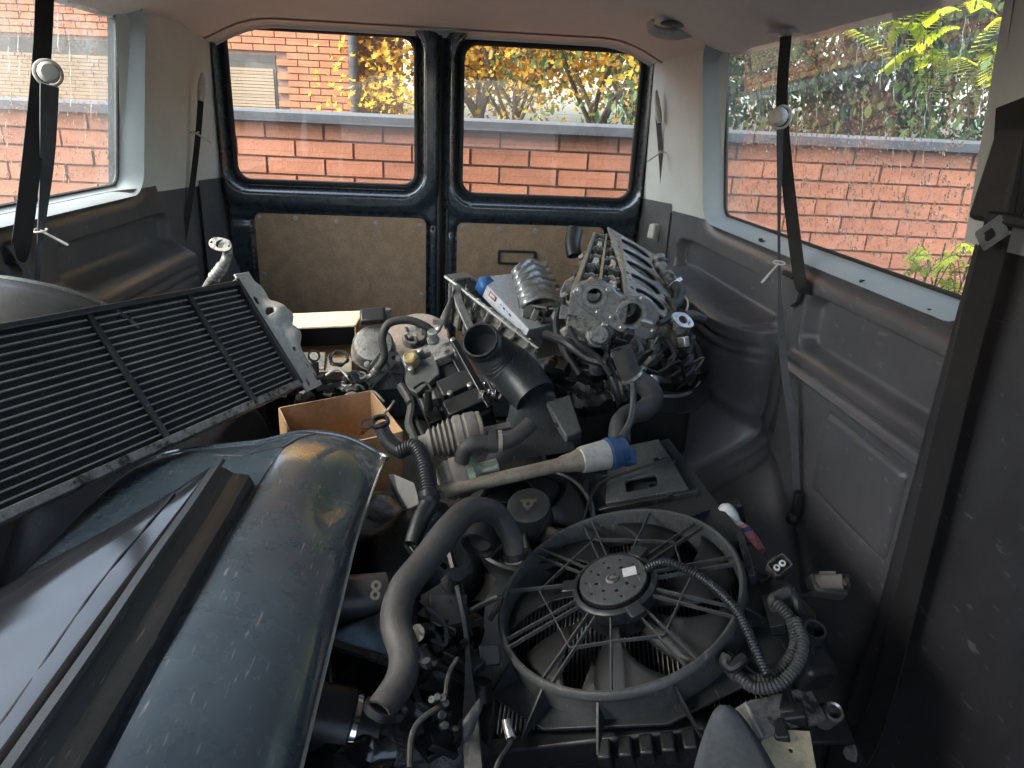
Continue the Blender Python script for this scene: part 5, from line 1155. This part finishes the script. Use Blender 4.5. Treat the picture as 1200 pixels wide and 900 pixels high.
# black corrugated hose
ch = thing('corrugated_hose', 'black corrugated hose with quick connector beside the brown box', 'hose', at(480, 640, .95))
mb = MB(); hose(mb, PP((445, 496, 1.16), (452, 512, 1.15), (462, 524, 1.14), (474, 530, 1.13)), [.0125, .0135, .0145, .0135]); mb.build('elbow', MT['hose_black'], ch)
mb = MB(); corrugated(mb, PP((470, 529, 1.13), (486, 523, 1.12), (496, 540, 1.09), (500, 560, 1.06), (503, 580, 1.03)), .0135, .006, .0022, 16); mb.build('corrugated_tube', MT['hose_black'], ch, smooth=25)
mb = MB(); hose(mb, PP((502, 576, 1.035), (502, 592, 1.02), (492, 612, .99), (483, 638, .96)), [.0165, .0165, .0145, .013]); mb.build('tail', MT['hose_black'], ch)
mb = MB(zframe(at(445, 494, 1.16), (-.2, -.3, .9))); mb.lathe([(.012, -.006), (.017, -.006), (.017, .003), (.012, .003)], seg=20); mb.tube([(-.017+.012*math.cos(a)-.004, .012*math.sin(a), 0) for a in [.52*k for k in range(12)]], .002, 6, closed=True); mb.build('connector_ring', MT['black'], ch)
clamp(at(503, 582, 1.03), (.1, -.3, -.9), .017, ch, mat='black')
# thick S-shaped hose
bh = thing('turbo_hose', 'thick dusty rubber hose bending down beside the big fan', 'hose', at(450, 850, .6))
mb = MB(); hose(mb, PP((604, 656, .97), (598, 628, 1.0), (580, 602, 1.01), (552, 598, .99), (528, 618, .95), (500, 655, .90), (472, 692, .84), (464, 730, .79), (474, 768, .74), (468, 800, .70), (444, 834, .66)), [.0165, .018, .0195, .021, .0215, .0215, .0215, .0205, .0195, .0175]); mb.build('rubber', MT['hose'], bh)
clamp(at(603, 650, .975), (.1, -.2, -.9), .018, bh, mat='black'); clamp(at(446, 832, .662), (-.4, -.3, -.8), .019, bh, mat='black')
mb = MB(); mb.bar(at(480, 772, .73), at(500, 778, .72), .008, .006); mb.cyl(at(499, 774, .72), at(501, 780, .72), .006, .006, 10); mb.build('hook', MT['grey_plastic'], bh)
mb = MB(); hose(mb, PP((560, 640, 1.0), (566, 628, 1.02), (575, 622, 1.04)), .03); mb.build('inner_sleeve', MT['hose_black'], bh)

# ------------------------------------------------------------------ fans
def nzv(a): return V(a).normalized()
def imgframe(px, py, z, tilt, k):
    vd = nzv(ray(px, py)); Rl = nzv(RGT-vd*RGT.dot(vd)); Ul = Rl.cross(vd); s = math.radians(tilt); m_ = Rl*-math.sin(s)+Ul*math.cos(s)
    n_ = nzv(vd*-math.sqrt(1-k*k)+m_*k); return CAM+ray(px, py)*z, n_
c, n_ = imgframe(722, 690, 1.085, 17, .74)
FM = zframe(c, n_, (math.cos(-.17), math.sin(-.17), 0)); RF = .187
fan = thing('radiator_fan', 'big black cooling fan in a round spoked shroud on top of the heap', 'cooling fan', FM @ V((0, 0, -.09)))
mb = MB(FM); mb.lathe([(RF-.006, -.070), (RF-.006, -.004), (RF-.004, .001), (RF, .002), (RF+.004, -.001), (RF+.005, -.008), (RF+.002, -.010), (RF+.003, -.052)], seg=72); mb.build('shroud_ring', MT['grey_light'], fan, smooth=50)
HZ = .017
mb = MB(FM); mb.lathe([(.040, HZ-.028), (.062, HZ-.028), (.066, HZ-.02), (.066, HZ-.004), (.062, HZ-.001), (.058, HZ-.001), (.056, HZ-.006)], seg=40); mb.build('motor_ring', MT['grey_plastic'], fan, smooth=40)
hl_ = [circ(.026*math.cos(a), .026*math.sin(a), .0030, 8) for a in [2*math.pi*k/8+.2 for k in range(8)]]+[circ(.041*math.cos(a), .041*math.sin(a), .0022, 8) for a in [2*math.pi*k/10 for k in range(10)]]
mb = MB(FM); mb.plate(circ(0, 0, .052, 48), .004, holes=hl_+[circ(0, 0, .010, 16)], M=Matrix.Translation((0, 0, HZ))); mo = mb.build('motor_plate', MT['grey_light'], fan, bevel=.001)
mb = MB(FM); mb.lathe([(.054, HZ-.025), (.054, HZ-.002), (.0005, HZ-.002)], seg=40); mb.build('motor_can', MT['oily'], fan)
mb = MB(FM); mb.lathe([(.011, HZ+.002), (.011, HZ+.005), (.008, HZ+.0065), (.007, HZ+.004), (.0005, HZ+.004)], seg=18); mb.build('motor_boss', MT['alu_grime'], mo)
mb = MB(FM); mb.box((.027, .006, HZ+.0045), (.021, .018, .0008), Matrix.Rotation(.1, 4, 'Z')); mb.build('sticker', MT['white'], mo)
for a in (.95, 3.05, 5.15):
    ca, sa = math.cos(a), math.sin(a); mb = MB(FM @ Matrix.Rotation(a, 4, 'Z')); mb.box((.070, 0, HZ-.006), (.024, .024, .012)); mb.build('motor_lug', MT['grey_plastic'], fan, bevel=.002)
NS = 11
for k in range(NS):
    a = 2*math.pi*k/NS+.12; dd = .0065
    for s in (-1, 1):
        p0_ = V((.062*math.cos(a)-s*dd*math.sin(a), .062*math.sin(a)+s*dd*math.cos(a), HZ-.010)); p1_ = V((RF*math.cos(a)-s*dd*1.3*math.sin(a), RF*math.sin(a)+s*dd*1.3*math.cos(a), -.004))
        if k % 3 == 2 and s > 0: continue
        mb = MB(FM); mb.bar(p0_, p1_, .0022, .0065); mb.build('strut', MT['grey_light'], fan)
for k in range(NS):
    a0 = 2*math.pi*k/NS+.12; a1 = 2*math.pi*(k+1)/NS+.12; r_ = .125 if k % 2 else .105; r2 = .125 if (k+1) % 2 else .105
    f = lambda r, a: V((r*math.cos(a), r*math.sin(a), HZ-.010-(r-.062)/(RF-.062)*(HZ-.006)))
    mb = MB(FM); mb.bar(f(r_, a0), f(r2, a1), .0019, .006); mb.build('web', MT['grey_light'], fan)
def blades(M, r0, r1, nb_, z0, root, chord, mat, pitch=.022):
    rows = []
    for i in range(9):
        t = i/8; r_ = r0+(r1-r0)*t; ch_ = chord*(.75+.5*t); sw = .35*t*t
        rows.append([(r_*math.cos(sw+ch_*(j/8-.5)), r_*math.sin(sw+ch_*(j/8-.5)), z0+pitch*(j/8-.5)*(1.1-.3*t)+.004*math.sin(math.pi*j/8)) for j in range(9)])
    me = MB().grid(rows).mesh('blade', MT[mat], 60)
    for k in range(nb_):
        o = bpy.data.objects.new('blade', me); COL.objects.link(o); o.matrix_basis = M @ Matrix.Rotation(2*math.pi*k/nb_, 4, 'Z'); b_ = o.matrix_basis.copy(); adopt(o, root)
        so = o.modifiers.new('s', 'SOLIDIFY'); so.thickness = .0025
blades(FM, .05, RF-.010, 7, -.030, fan, .50, 'blade')
mb = MB(FM); mb.lathe([(.0005, -.012), (.05, -.012), (.056, -.018), (.058, -.04), (.052, -.045)], seg=32); mb.build('fan_hub', MT['black'], fan)
# shroud plate with ring hole, ribs
PXa, PXb, PYa, PYb = -.215, .235, -.205, .42
mb = MB(FM); mb.plate([(-.23, -.10), (-.12, -.19), (.05, -.205), (.16, -.16), (.25, -.128), (.27, -.06), (.216, .1), (.173, .238), (.115, .46), (-.03, .45), (-.10, .30), (-.20, .22), (-.24, .08)], .005, holes=[circ(0, 0, RF+.002, 64)], M=Matrix.Translation((0, 0, -.052))); mb.build('shroud_plate', MT['grey_plastic'], fan, bevel=.001)
for a, l in ((.45, .05), (.9, .075), (-.35, .05), (-.75, .075), (-1.2, .06), (-1.75, .055), (-2.2, .07), (-2.6, .05), (1.75, .05), (2.5, .06), (.15, .035)):
    M2 = FM @ Matrix.Rotation(a, 4, 'Z'); mb = MB(M2); mb.add([(RF+.004, -.0016, -.047), (RF+l, -.0016, -.047), (RF+l*.9, -.0016, -.042), (RF+.004, -.0016, -.012), (RF+.004, .0016, -.047), (RF+l, .0016, -.047), (RF+l*.9, .0016, -.042), (RF+.004, .0016, -.012)], [(3, 2, 1, 0), (4, 5, 6, 7), (0, 1, 5, 4), (1, 2, 6, 5), (2, 3, 7, 6), (3, 0, 4, 7)]); mb.build('gusset', MT['grey_plastic'], fan)
for (x, y, sx, sy, sz) in ((.04, .36, .16, .012, .014), (.05, .255, .20, .010, .012), (.10, .32, .012, .14, .016), (.0, .33, .01, .12, .014), (.200, .06, .012, .10, .02), (.215, -.06, .02, .06, .018), (-.06, .31, .012, .09, .012)):
    mb = MB(FM); mb.box((x, y, -.047+sz/2), (sx, sy, sz)); mb.build('rib', MT['grey_plastic'], fan, bevel=.0015)
for (x, y, r_) in ((.07, .30, .010), (.09, .41, .012), (.02, .38, .008), (.215, .02, .012), (.215, -.06, .009)):
    mb = MB(FM @ Matrix.Translation((x, y, -.047))); mb.lathe([(r_, 0), (r_, .008), (r_*.7, .008), (r_*.7, .001), (.0005, .001)], seg=16); mb.build('boss', MT['grey_plastic'], fan)
mb = MB(FM); mb.plate([(-.02, .26), (.135, .255), (.095, .44), (-.01, .44)], .006, holes=[rrect(.05, .30, .03, .02, .006, 3), circ(.085, .37, .006, 10)], M=Matrix.Translation((0, 0, -.036))); mb.build('upper_panel', MT['grey_light'], fan, bevel=.0015)
mb = MB(FM); mb.tube(spline([(-.06, .20, -.018), (-.03, .30, -.016), (.04, .33, -.018), (.11, .345, -.02)], 8), .003, 7); mb.build('wire', MT['rubber'], fan)
for px, py in ((652, 796), (757, 738)):
    q = FM.inverted() @ at(px, py, .9); 
mb = MB(FM); mb.add([(-.07, -.15, -.046), (-.03, -.175, -.046), (-.05, -.09, -.046)], [(0, 1, 2)]); o = mb.build('tab', MT['grey_light'], fan); so = o.modifiers.new('s', 'SOLIDIFY'); so.thickness = .003
mb = MB(FM); mb.add([(.05, -.085, -.044), (.085, -.10, -.044), (.10, -.065, -.044), (.065, -.05, -.044)], [(0, 1, 2, 3)]); o = mb.build('tab', MT['grey_light'], fan); so = o.modifiers.new('s', 'SOLIDIFY'); so.thickness = .003
# radiator pack below the fan
rp = thing('radiator', 'radiator pack with thin vertical fins lying beneath the big fan', 'radiator', FM @ V((0, 0, -.13)))
MB(FM).box((-.01, .025, -.095), (.40, .40, .03)).build('core', MT['core'], rp)
fm = MB().box((0, .025, 0), (.0012, .38, .006)).mesh('fin', MT['fin'], 0)
for k in range(58):
    o = bpy.data.objects.new('fin', fm); COL.objects.link(o); o.matrix_basis = FM @ Matrix.Translation((-.205+.39*k/57, 0, -.078)); adopt(o, rp)
for x in (-.215, .195): MB(FM).box((x, .025, -.09), (.03, .44, .05)).build('side_tank', MT['black'], rp, bevel=.006)
for y in (-.19, .24): MB(FM).box((0, y, -.09), (.44, .025, .045)).build('frame_rail', MT['black'], rp, bevel=.004)
for k in range(9):
    MB(FM).box((-.04+.028*k, -.215, -.080), (.018, .028, .03)).build('tank_rib', MT['black'], rp, bevel=.003)
# second, smaller fan behind
c, n_ = imgframe(622, 605, 1.33, 12, .62)
SM = zframe(c, n_, (1, 0, 0)); RS = .115
f2 = thing('auxiliary_fan', 'smaller dark fan with a flat round hub cap half hidden behind the big fan', 'cooling fan', SM @ V((0, 0, -.07)))
mb = MB(SM); mb.lathe([(RS-.004, -.05), (RS-.004, 0), (RS, .003), (RS+.005, 0), (RS+.005, -.05)], seg=60); mb.build('shroud_ring', MT['grey_plastic'], f2, smooth=45)
hc = SM.inverted() @ (CAM+ray(612, 587)*1.26); hc.z = .0
H2 = SM
mb = MB(H2); mb.lathe([(.0005, .036), (.036, .036), (.040, .033), (.041, .0), (.040, -.03)], seg=36); hub2 = mb.build('hub_cap', MT['grey_light'], f2, smooth=40)
mb = MB(H2); mb.lathe([(.004, .0365), (.010, .0365), (.011, .038), (.009, .039), (.004, .038)], seg=18); mb.build('hub_centre', MT['steel_rust'], hub2)
for k in range(3):
    a = k*2.09+.4; mb = MB(H2); mb.box((.013*math.cos(a), .013*math.sin(a), .037), (.008, .006, .003), None); mb.build('hub_tab', MT['alu_grime'], hub2)
blades(SM, .036, RS-.008, 6, -.012, f2, .75, 'blade', .03)
for k in range(4):
    a = k*1.571+.6; mb = MB(SM); mb.bar((.03*math.cos(a), .03*math.sin(a), -.04), (RS*math.cos(a), RS*math.sin(a), -.04), .012, .006); mb.build('strut', MT['black'], f2)
mb = MB(SM); mb.plate(rrect(0, 0, .15, .135, .02, 4), .004, holes=[circ(0, 0, RS, 48)], M=Matrix.Translation((0, 0, -.05))); mb.build('shroud_plate', MT['black'], f2)

# wiring harness with conduit and connectors
wh = thing('wiring_harness', 'grey corrugated wiring harness with two square connectors looping off the fan', 'wiring', at(880, 800, .8))
mm = FM @ V((.05, .008, HZ+.004))
mb = MB(); corrugated(mb, [mm, FM @ V((.085, .005, HZ+.012)), FM @ V((.13, -.025, .016)), FM @ V((.165, -.085, .010)), FM @ V((.178, -.14, -.004)), FM @ V((.185, -.18, -.014))], .0068, .0045, .0014, 12); mb.build('conduit', MT['grey_plastic'], wh, smooth=25)
def onp(px, py, h):
    n_ = FM.col[2].xyz; o_ = FM @ V((0, 0, h)); d_ = ray(px, py); return CAM+d_*((o_-CAM).dot(n_)/d_.dot(n_))
mb = MB(); corrugated(mb, [onp(*q) for q in ((850, 772, -.03), (858, 788, -.036), (880, 798, -.036), (905, 792, -.034), (926, 772, -.03), (933, 748, -.025), (924, 722, -.015), (908, 706, -.008))], .0085, .0048, .0018, 12); mb.build('conduit', MT['grey_light'], wh, smooth=25)
mb = MB(); corrugated(mb, [onp(*q) for q in ((862, 790, -.024), (884, 806, -.028), (912, 802, -.026), (934, 780, -.02), (941, 752, -.012), (932, 726, -.005))], .0080, .0048, .0018, 12); mb.build('conduit', MT['grey_light'], wh, smooth=25)
mb = MB(); mb.tube(spline(PP((910, 714, 0.790), (906, 704, 0.795), (914, 698, 0.800), (926, 694, 0.800)), 6), .0085, 12); mb.build('sleeve', MT['hose'], wh)
mb = MB(); mb.tube(spline(PP((926, 692, 0.800), (934, 706, 0.790), (937, 735, 0.763)), 6), .008, 10); mb.build('sleeve', MT['grey_plastic'], wh)
mb = MB(); mb.tube(spline(PP((853, 768, 0.716), (850, 776, 0.711), (856, 782, 0.705), (866, 776, 0.707), (872, 772, 0.711)), 6), .008, 10); mb.build('retainer', MT['black'], wh)
def connector(p, n_, xd, face, rot):
    M = zframe(p, n_, xd); mb = MB(M); mb.plate(rrect(0, 0, .016, .012, .004, 3), .04, holes=[rrect(0, 0, .0135, .0095, .003, 3)], M=Matrix.Translation((0, 0, -.03)))
    mb.box((0, .0135, -.014), (.014, .005, .026)); cn = mb.build('connector', MT['connector'], wh, bevel=.001)
    mb = MB(M); mb.box((0, 0, -.012), (.026, .018, .030)); mb.build('insert', MT['rubber'], cn)
    mb = MB(M)
    for s in (-1, 1): mb.lathe([(.0022, .0035), (.0048, .0035), (.0052, .002), (.0052, 0)], Matrix.Translation((s*.0056, 0, .003)), 14)
    mb.build('pin_seal', MT[face], cn)
    for s in (-1, 1):
        mb = MB(M); mb.tube([(s*.004, 0, -.028), (s*.004, .001, -.045)], .0018, 6); mb.build('wire', MT['hose'], cn)
connector(at(913, 664, .87), (-.25, -.55, .75), (.75, .25, .45), 'white', 0)
connector(at(984, 682, .86), (.62, -.55, .4), (.3, .65, -.5), 'tan', 0)
mb = MB(); mb.tube(spline(PP((928, 690, .86), (940, 697, .86), (955, 692, .87)), 6), .003, 7); mb.build('wire', MT['hose'], wh)
mb = MB(); mb.box((0, 0, 0), (.055, .03, .024), zframe(at(968, 688, .875), (.15, -.4, .85), (.9, -.1, .1))); mb.build('connector', MT['connector'], wh, bevel=.004)

# washer pump by the shroud
wp = thing('washer_pump', 'black plastic pump body with stub beside the harness loop', 'pump', at(950, 790, 0.705))
mb = MB(); mb.lathe([(.012, .03), (.015, .03), (.016, .0), (.024, -.006), (.025, -.03), (.0005, -.032)], zframe(at(948, 752, 0.752), (-.05, -.3, .95)), 18); mb.build('stub', MT['grey_plastic'], wp)
mb = MB(); mb.box((0, 0, 0), (.06, .05, .045), zframe(at(950, 782, 0.724), (.1, -.3, .9), (.9, .2, 0)), taper=.8); mb.build('body', MT['black'], wp, bevel=.008)
mb = MB(); mb.box((0, 0, 0), (.11, .035, .03), zframe(at(905, 836, 0.80), (0, -.4, .9), (.95, .25, .15))); mb.build('arm', MT['black'], wp, bevel=.006)
# alloy bracket, plates and tube near the right foot
bk2 = thing('alloy_bracket', 'square grey alloy bar lying across below the harness loop', 'bracket', at(915, 850, .7))
mb = MB(); mb.bar(at(876, 848, .66), at(952, 826, .70), .045, .026, (0, -.5, .85)); mb.build('bar', MT['alu_grime'], bk2, bevel=.003)
yp_ = thing('beige_plate', 'flat pale yellow plate with a hole under the alloy bar', 'plate', at(915, 890, .64))
M = zframe(at(922, 880, .63), (0, -.35, .94), (.9, -.25, 0)); MB(M).plate([(-.035, -.06), (.035, -.06), (.03, .03), (-.03, .02)], .004, holes=[circ(.004, .0, .003, 8)]).build('plate', pbr('pale_yellow_paint', (.42, .38, .25), (.5, .46, .32), .6, dirt=(.2, .17, .11), damt=.3), yp_, bevel=.001)
wd_ = thing('mud_flap', 'pale blotched triangular plastic flap at the bottom of the shroud', 'flap', at(860, 890, .6))
rows = []
for i in range(13):
    t = i/12; wl = 10+74*t**.7; r_ = []
    for j in range(9): s = j/8; px = 848-wl*.55+(wl*1.25)*s+8*t; py = 826+86*t; r_.append(at(px, py, .66-.09*t-.012*math.sin(math.pi*s)*.5))
    rows.append(r_)
o = MB().grid(rows[::-1]).build('flap', pbr('blotched_pale_plastic', (.10, .115, .12), (.15, .165, .17), .55, dirt=(.22, .16, .11), damt=.35, dscale=20), wd_, smooth=60); so = o.modifiers.new('s', 'SOLIDIFY'); so.thickness = .004
st = thing('steel_bush', 'small round steel bush standing on the floor by the right wall', 'bush', at(975, 850, .7))
mb = MB(zframe(at(975, 836, .78), (.05, -.45, .88))); mb.lathe([(.010, -.02), (.010, .008), (.013, .010), (.0145, .008), (.0145, -.03)], seg=22); mb.build('bush', MT['steel'], st)
mb = MB(zframe(at(975, 838, .785), (.05, -.45, .88))); mb.box((0, 0, -.040), (.09, .06, .012)); tag(mb.build('floor_plate', MT['black'], None, bevel=.004), 'small black plate under the round steel bush by the right wall', 'plate')
# soft drink style bottle: pale red and white with blue band
bt = thing('plastic_bottle', 'pale red and white plastic bottle with blue band behind the fan shroud', 'bottle', at(870, 650, 1.0))
A, B = at(846, 592, 1.07), at(882, 652, .99); d = B-A
MB().tube([A+d*t for t in (0, .04, .1, .25, .4, .5)], [.006, .013, .016, .017, .014, .019], 20).build('neck', MT['white'], bt)
MB().tube([A+d*t for t in (.49, .56, .62, .8, 1.0)], [.0195, .023, .0235, .025, .025], 20).build('body', MT['pink'], bt)
MB().tube([A+d*t for t in (.565, .57, .64, .645)], [.0232, .0242, .0245, .0237], 20).build('band', MT['blue'], bt)

# ------------------------------------------------------------------ dark parts in the gap at the bottom
mo_ = thing('electric_motor', 'black electric motor with shiny band at the foot of the thick hose', 'motor', at(400, 880, 0.585))
A, B = at(352, 838, 0.702), at(440, 858, 0.702)
MB().tube([A, A+(B-A)*.05, A+(B-A)*.6, A+(B-A)*.62, A+(B-A)*.7, A+(B-A)*.72, B], [.03, .045, .048, .042, .042, .036, .034], 28).build('case', MT['black'], mo_)
MB().tube([A+(B-A)*.63, A+(B-A)*.635, A+(B-A)*.70, A+(B-A)*.705], [.042, .0435, .0435, .042], 28).build('band', MT['chrome'], mo_)
mb = MB(); blob(mb, at(400, 900, 0.655), .05, (1.2, 1, .7), .3, 2.2); mb.build('end_housing', MT['black_gloss'], mo_, smooth=50)
for pts in ([(372, 800, 0.725), (380, 770, 0.772), (386, 800, 0.725), (378, 830, 0.702)], [(362, 810, 0.725), (375, 795, 0.737), (392, 792, 0.737)], [(420, 870, 0.679), (436, 885, 0.667), (440, 910, 0.655)]):
    mb = MB(); mb.tube(spline(PP(*pts), 6), .005, 8); mb.build('lead', MT['hose_black'], mo_)
bs_ = thing('blue_sheet_panel', 'glossy blue painted sheet metal scrap below the bumper edge', 'sheet metal', at(425, 770, .7))
mb = MB(); mb.add(PP((375, 745, .80), (448, 716, .84), (462, 776, .76), (382, 750, .78)), [(3, 2, 1, 0)]); o = mb.build('sheet', MT['blue_sheet'], bs_); so = o.modifiers.new('s', 'SOLIDIFY'); so.thickness = .003
mb = MB(); mb.bar(at(378, 752, .775), at(462, 778, .755), .01, .006); mb.build('folded_edge', MT['black_gloss'], bs_)
cy = thing('plastic_cylinder', 'matt dark cylinder with two eyelets lying under the bumper edge', 'cylinder', at(415, 710, .8))
mb = MB(); mb.tube(PP((378, 706, .86), (452, 700, .88)), .036, 24); mb.build('barrel', MT['hose_black'], cy)
for px, py in ((441, 686), (440, 697)):
    mb = MB(zframe(at(px, py, .83), (0, -.8, .6))); mb.lathe([(.003, 0), (.007, 0), (.007, .004), (.003, .004)], seg=14); mb.build('eyelet', MT['connector'], cy)
rs_ = thing('rubber_strip', 'long dirty rubber door seal hanging down beside the big fan', 'rubber strip', at(545, 890, .5))
mb = MB(); ribbon(mb, spline(PP((524, 640, .98), (534, 680, .93), (546, 740, .85), (550, 800, .76), (552, 850, .70), (556, 910, .64)), 8), [(.9, -.2, .3)]*41, [.006+.016*ss(18, 34, i) for i in range(41)], .006); mb.build('strip', MT['grey_light'], rs_)
mb = MB(); mb.tube(spline(PP((530, 640, .985), (541, 690, .925), (552, 745, .85)), 8), .0035, 7); mb.build('bead', MT['hose_black'], rs_)
mb = MB(); mb.add(PP((542, 845, .68), (562, 818, .70), (566, 826, .70), (556, 856, .67), (544, 872, .66)), [(4, 3, 2, 1, 0)]); o = mb.build('tongue', MT['grey_light'], rs_); so = o.modifiers.new('s', 'SOLIDIFY'); so.thickness = .004
wr = thing('loose_wires', 'thin grey wires with a small cluster of plugs in the dark gap', 'wires', at(500, 880, .55))
for pts, r_ in (([(480, 900, .60), (482, 865, .63), (492, 845, .65), (515, 828, .67)], .0035), ([(522, 815, .69), (526, 790, .72), (536, 772, .75)], .003), ([(500, 712, .86), (520, 730, .85), (522, 755, .82), (505, 750, .82)], .003)):
    mb = MB(); mb.tube(spline(PP(*pts), 8), r_, 7); mb.build('wire', MT['hose'], wr)
for k, (px, py) in enumerate(((507, 820), (513, 817), (519, 818), (522, 824), (518, 838), (521, 850))):
    mb = MB(); mb.lathe([(.0005, .006), (.004, .006), (.005, 0), (.004, -.008)], zframe(at(px, py, .67), (.1*k-.2, -.6, .7)), 10); mb.build('plug', MT['grey_light'], wr)
tb = thing('thin_brake_pipe', 'thin dark pipe with a bright open metal tip beside the fan foot', 'pipe', at(585, 890, .6))
mb = MB(); mb.tube(spline(PP((580, 905, .62), (586, 890, .63), (598, 872, .65), (600, 862, .66)), 6), .0035, 8); mb.build('pipe', MT['hose_black'], tb)
mb = MB(); hose(mb, PP((599, 866, .655), (596, 856, .665), (593, 843, .675)), [.0062, .0058, .0054], hollow=.0022); mb.build('tip', MT['alu_clean'], tb)
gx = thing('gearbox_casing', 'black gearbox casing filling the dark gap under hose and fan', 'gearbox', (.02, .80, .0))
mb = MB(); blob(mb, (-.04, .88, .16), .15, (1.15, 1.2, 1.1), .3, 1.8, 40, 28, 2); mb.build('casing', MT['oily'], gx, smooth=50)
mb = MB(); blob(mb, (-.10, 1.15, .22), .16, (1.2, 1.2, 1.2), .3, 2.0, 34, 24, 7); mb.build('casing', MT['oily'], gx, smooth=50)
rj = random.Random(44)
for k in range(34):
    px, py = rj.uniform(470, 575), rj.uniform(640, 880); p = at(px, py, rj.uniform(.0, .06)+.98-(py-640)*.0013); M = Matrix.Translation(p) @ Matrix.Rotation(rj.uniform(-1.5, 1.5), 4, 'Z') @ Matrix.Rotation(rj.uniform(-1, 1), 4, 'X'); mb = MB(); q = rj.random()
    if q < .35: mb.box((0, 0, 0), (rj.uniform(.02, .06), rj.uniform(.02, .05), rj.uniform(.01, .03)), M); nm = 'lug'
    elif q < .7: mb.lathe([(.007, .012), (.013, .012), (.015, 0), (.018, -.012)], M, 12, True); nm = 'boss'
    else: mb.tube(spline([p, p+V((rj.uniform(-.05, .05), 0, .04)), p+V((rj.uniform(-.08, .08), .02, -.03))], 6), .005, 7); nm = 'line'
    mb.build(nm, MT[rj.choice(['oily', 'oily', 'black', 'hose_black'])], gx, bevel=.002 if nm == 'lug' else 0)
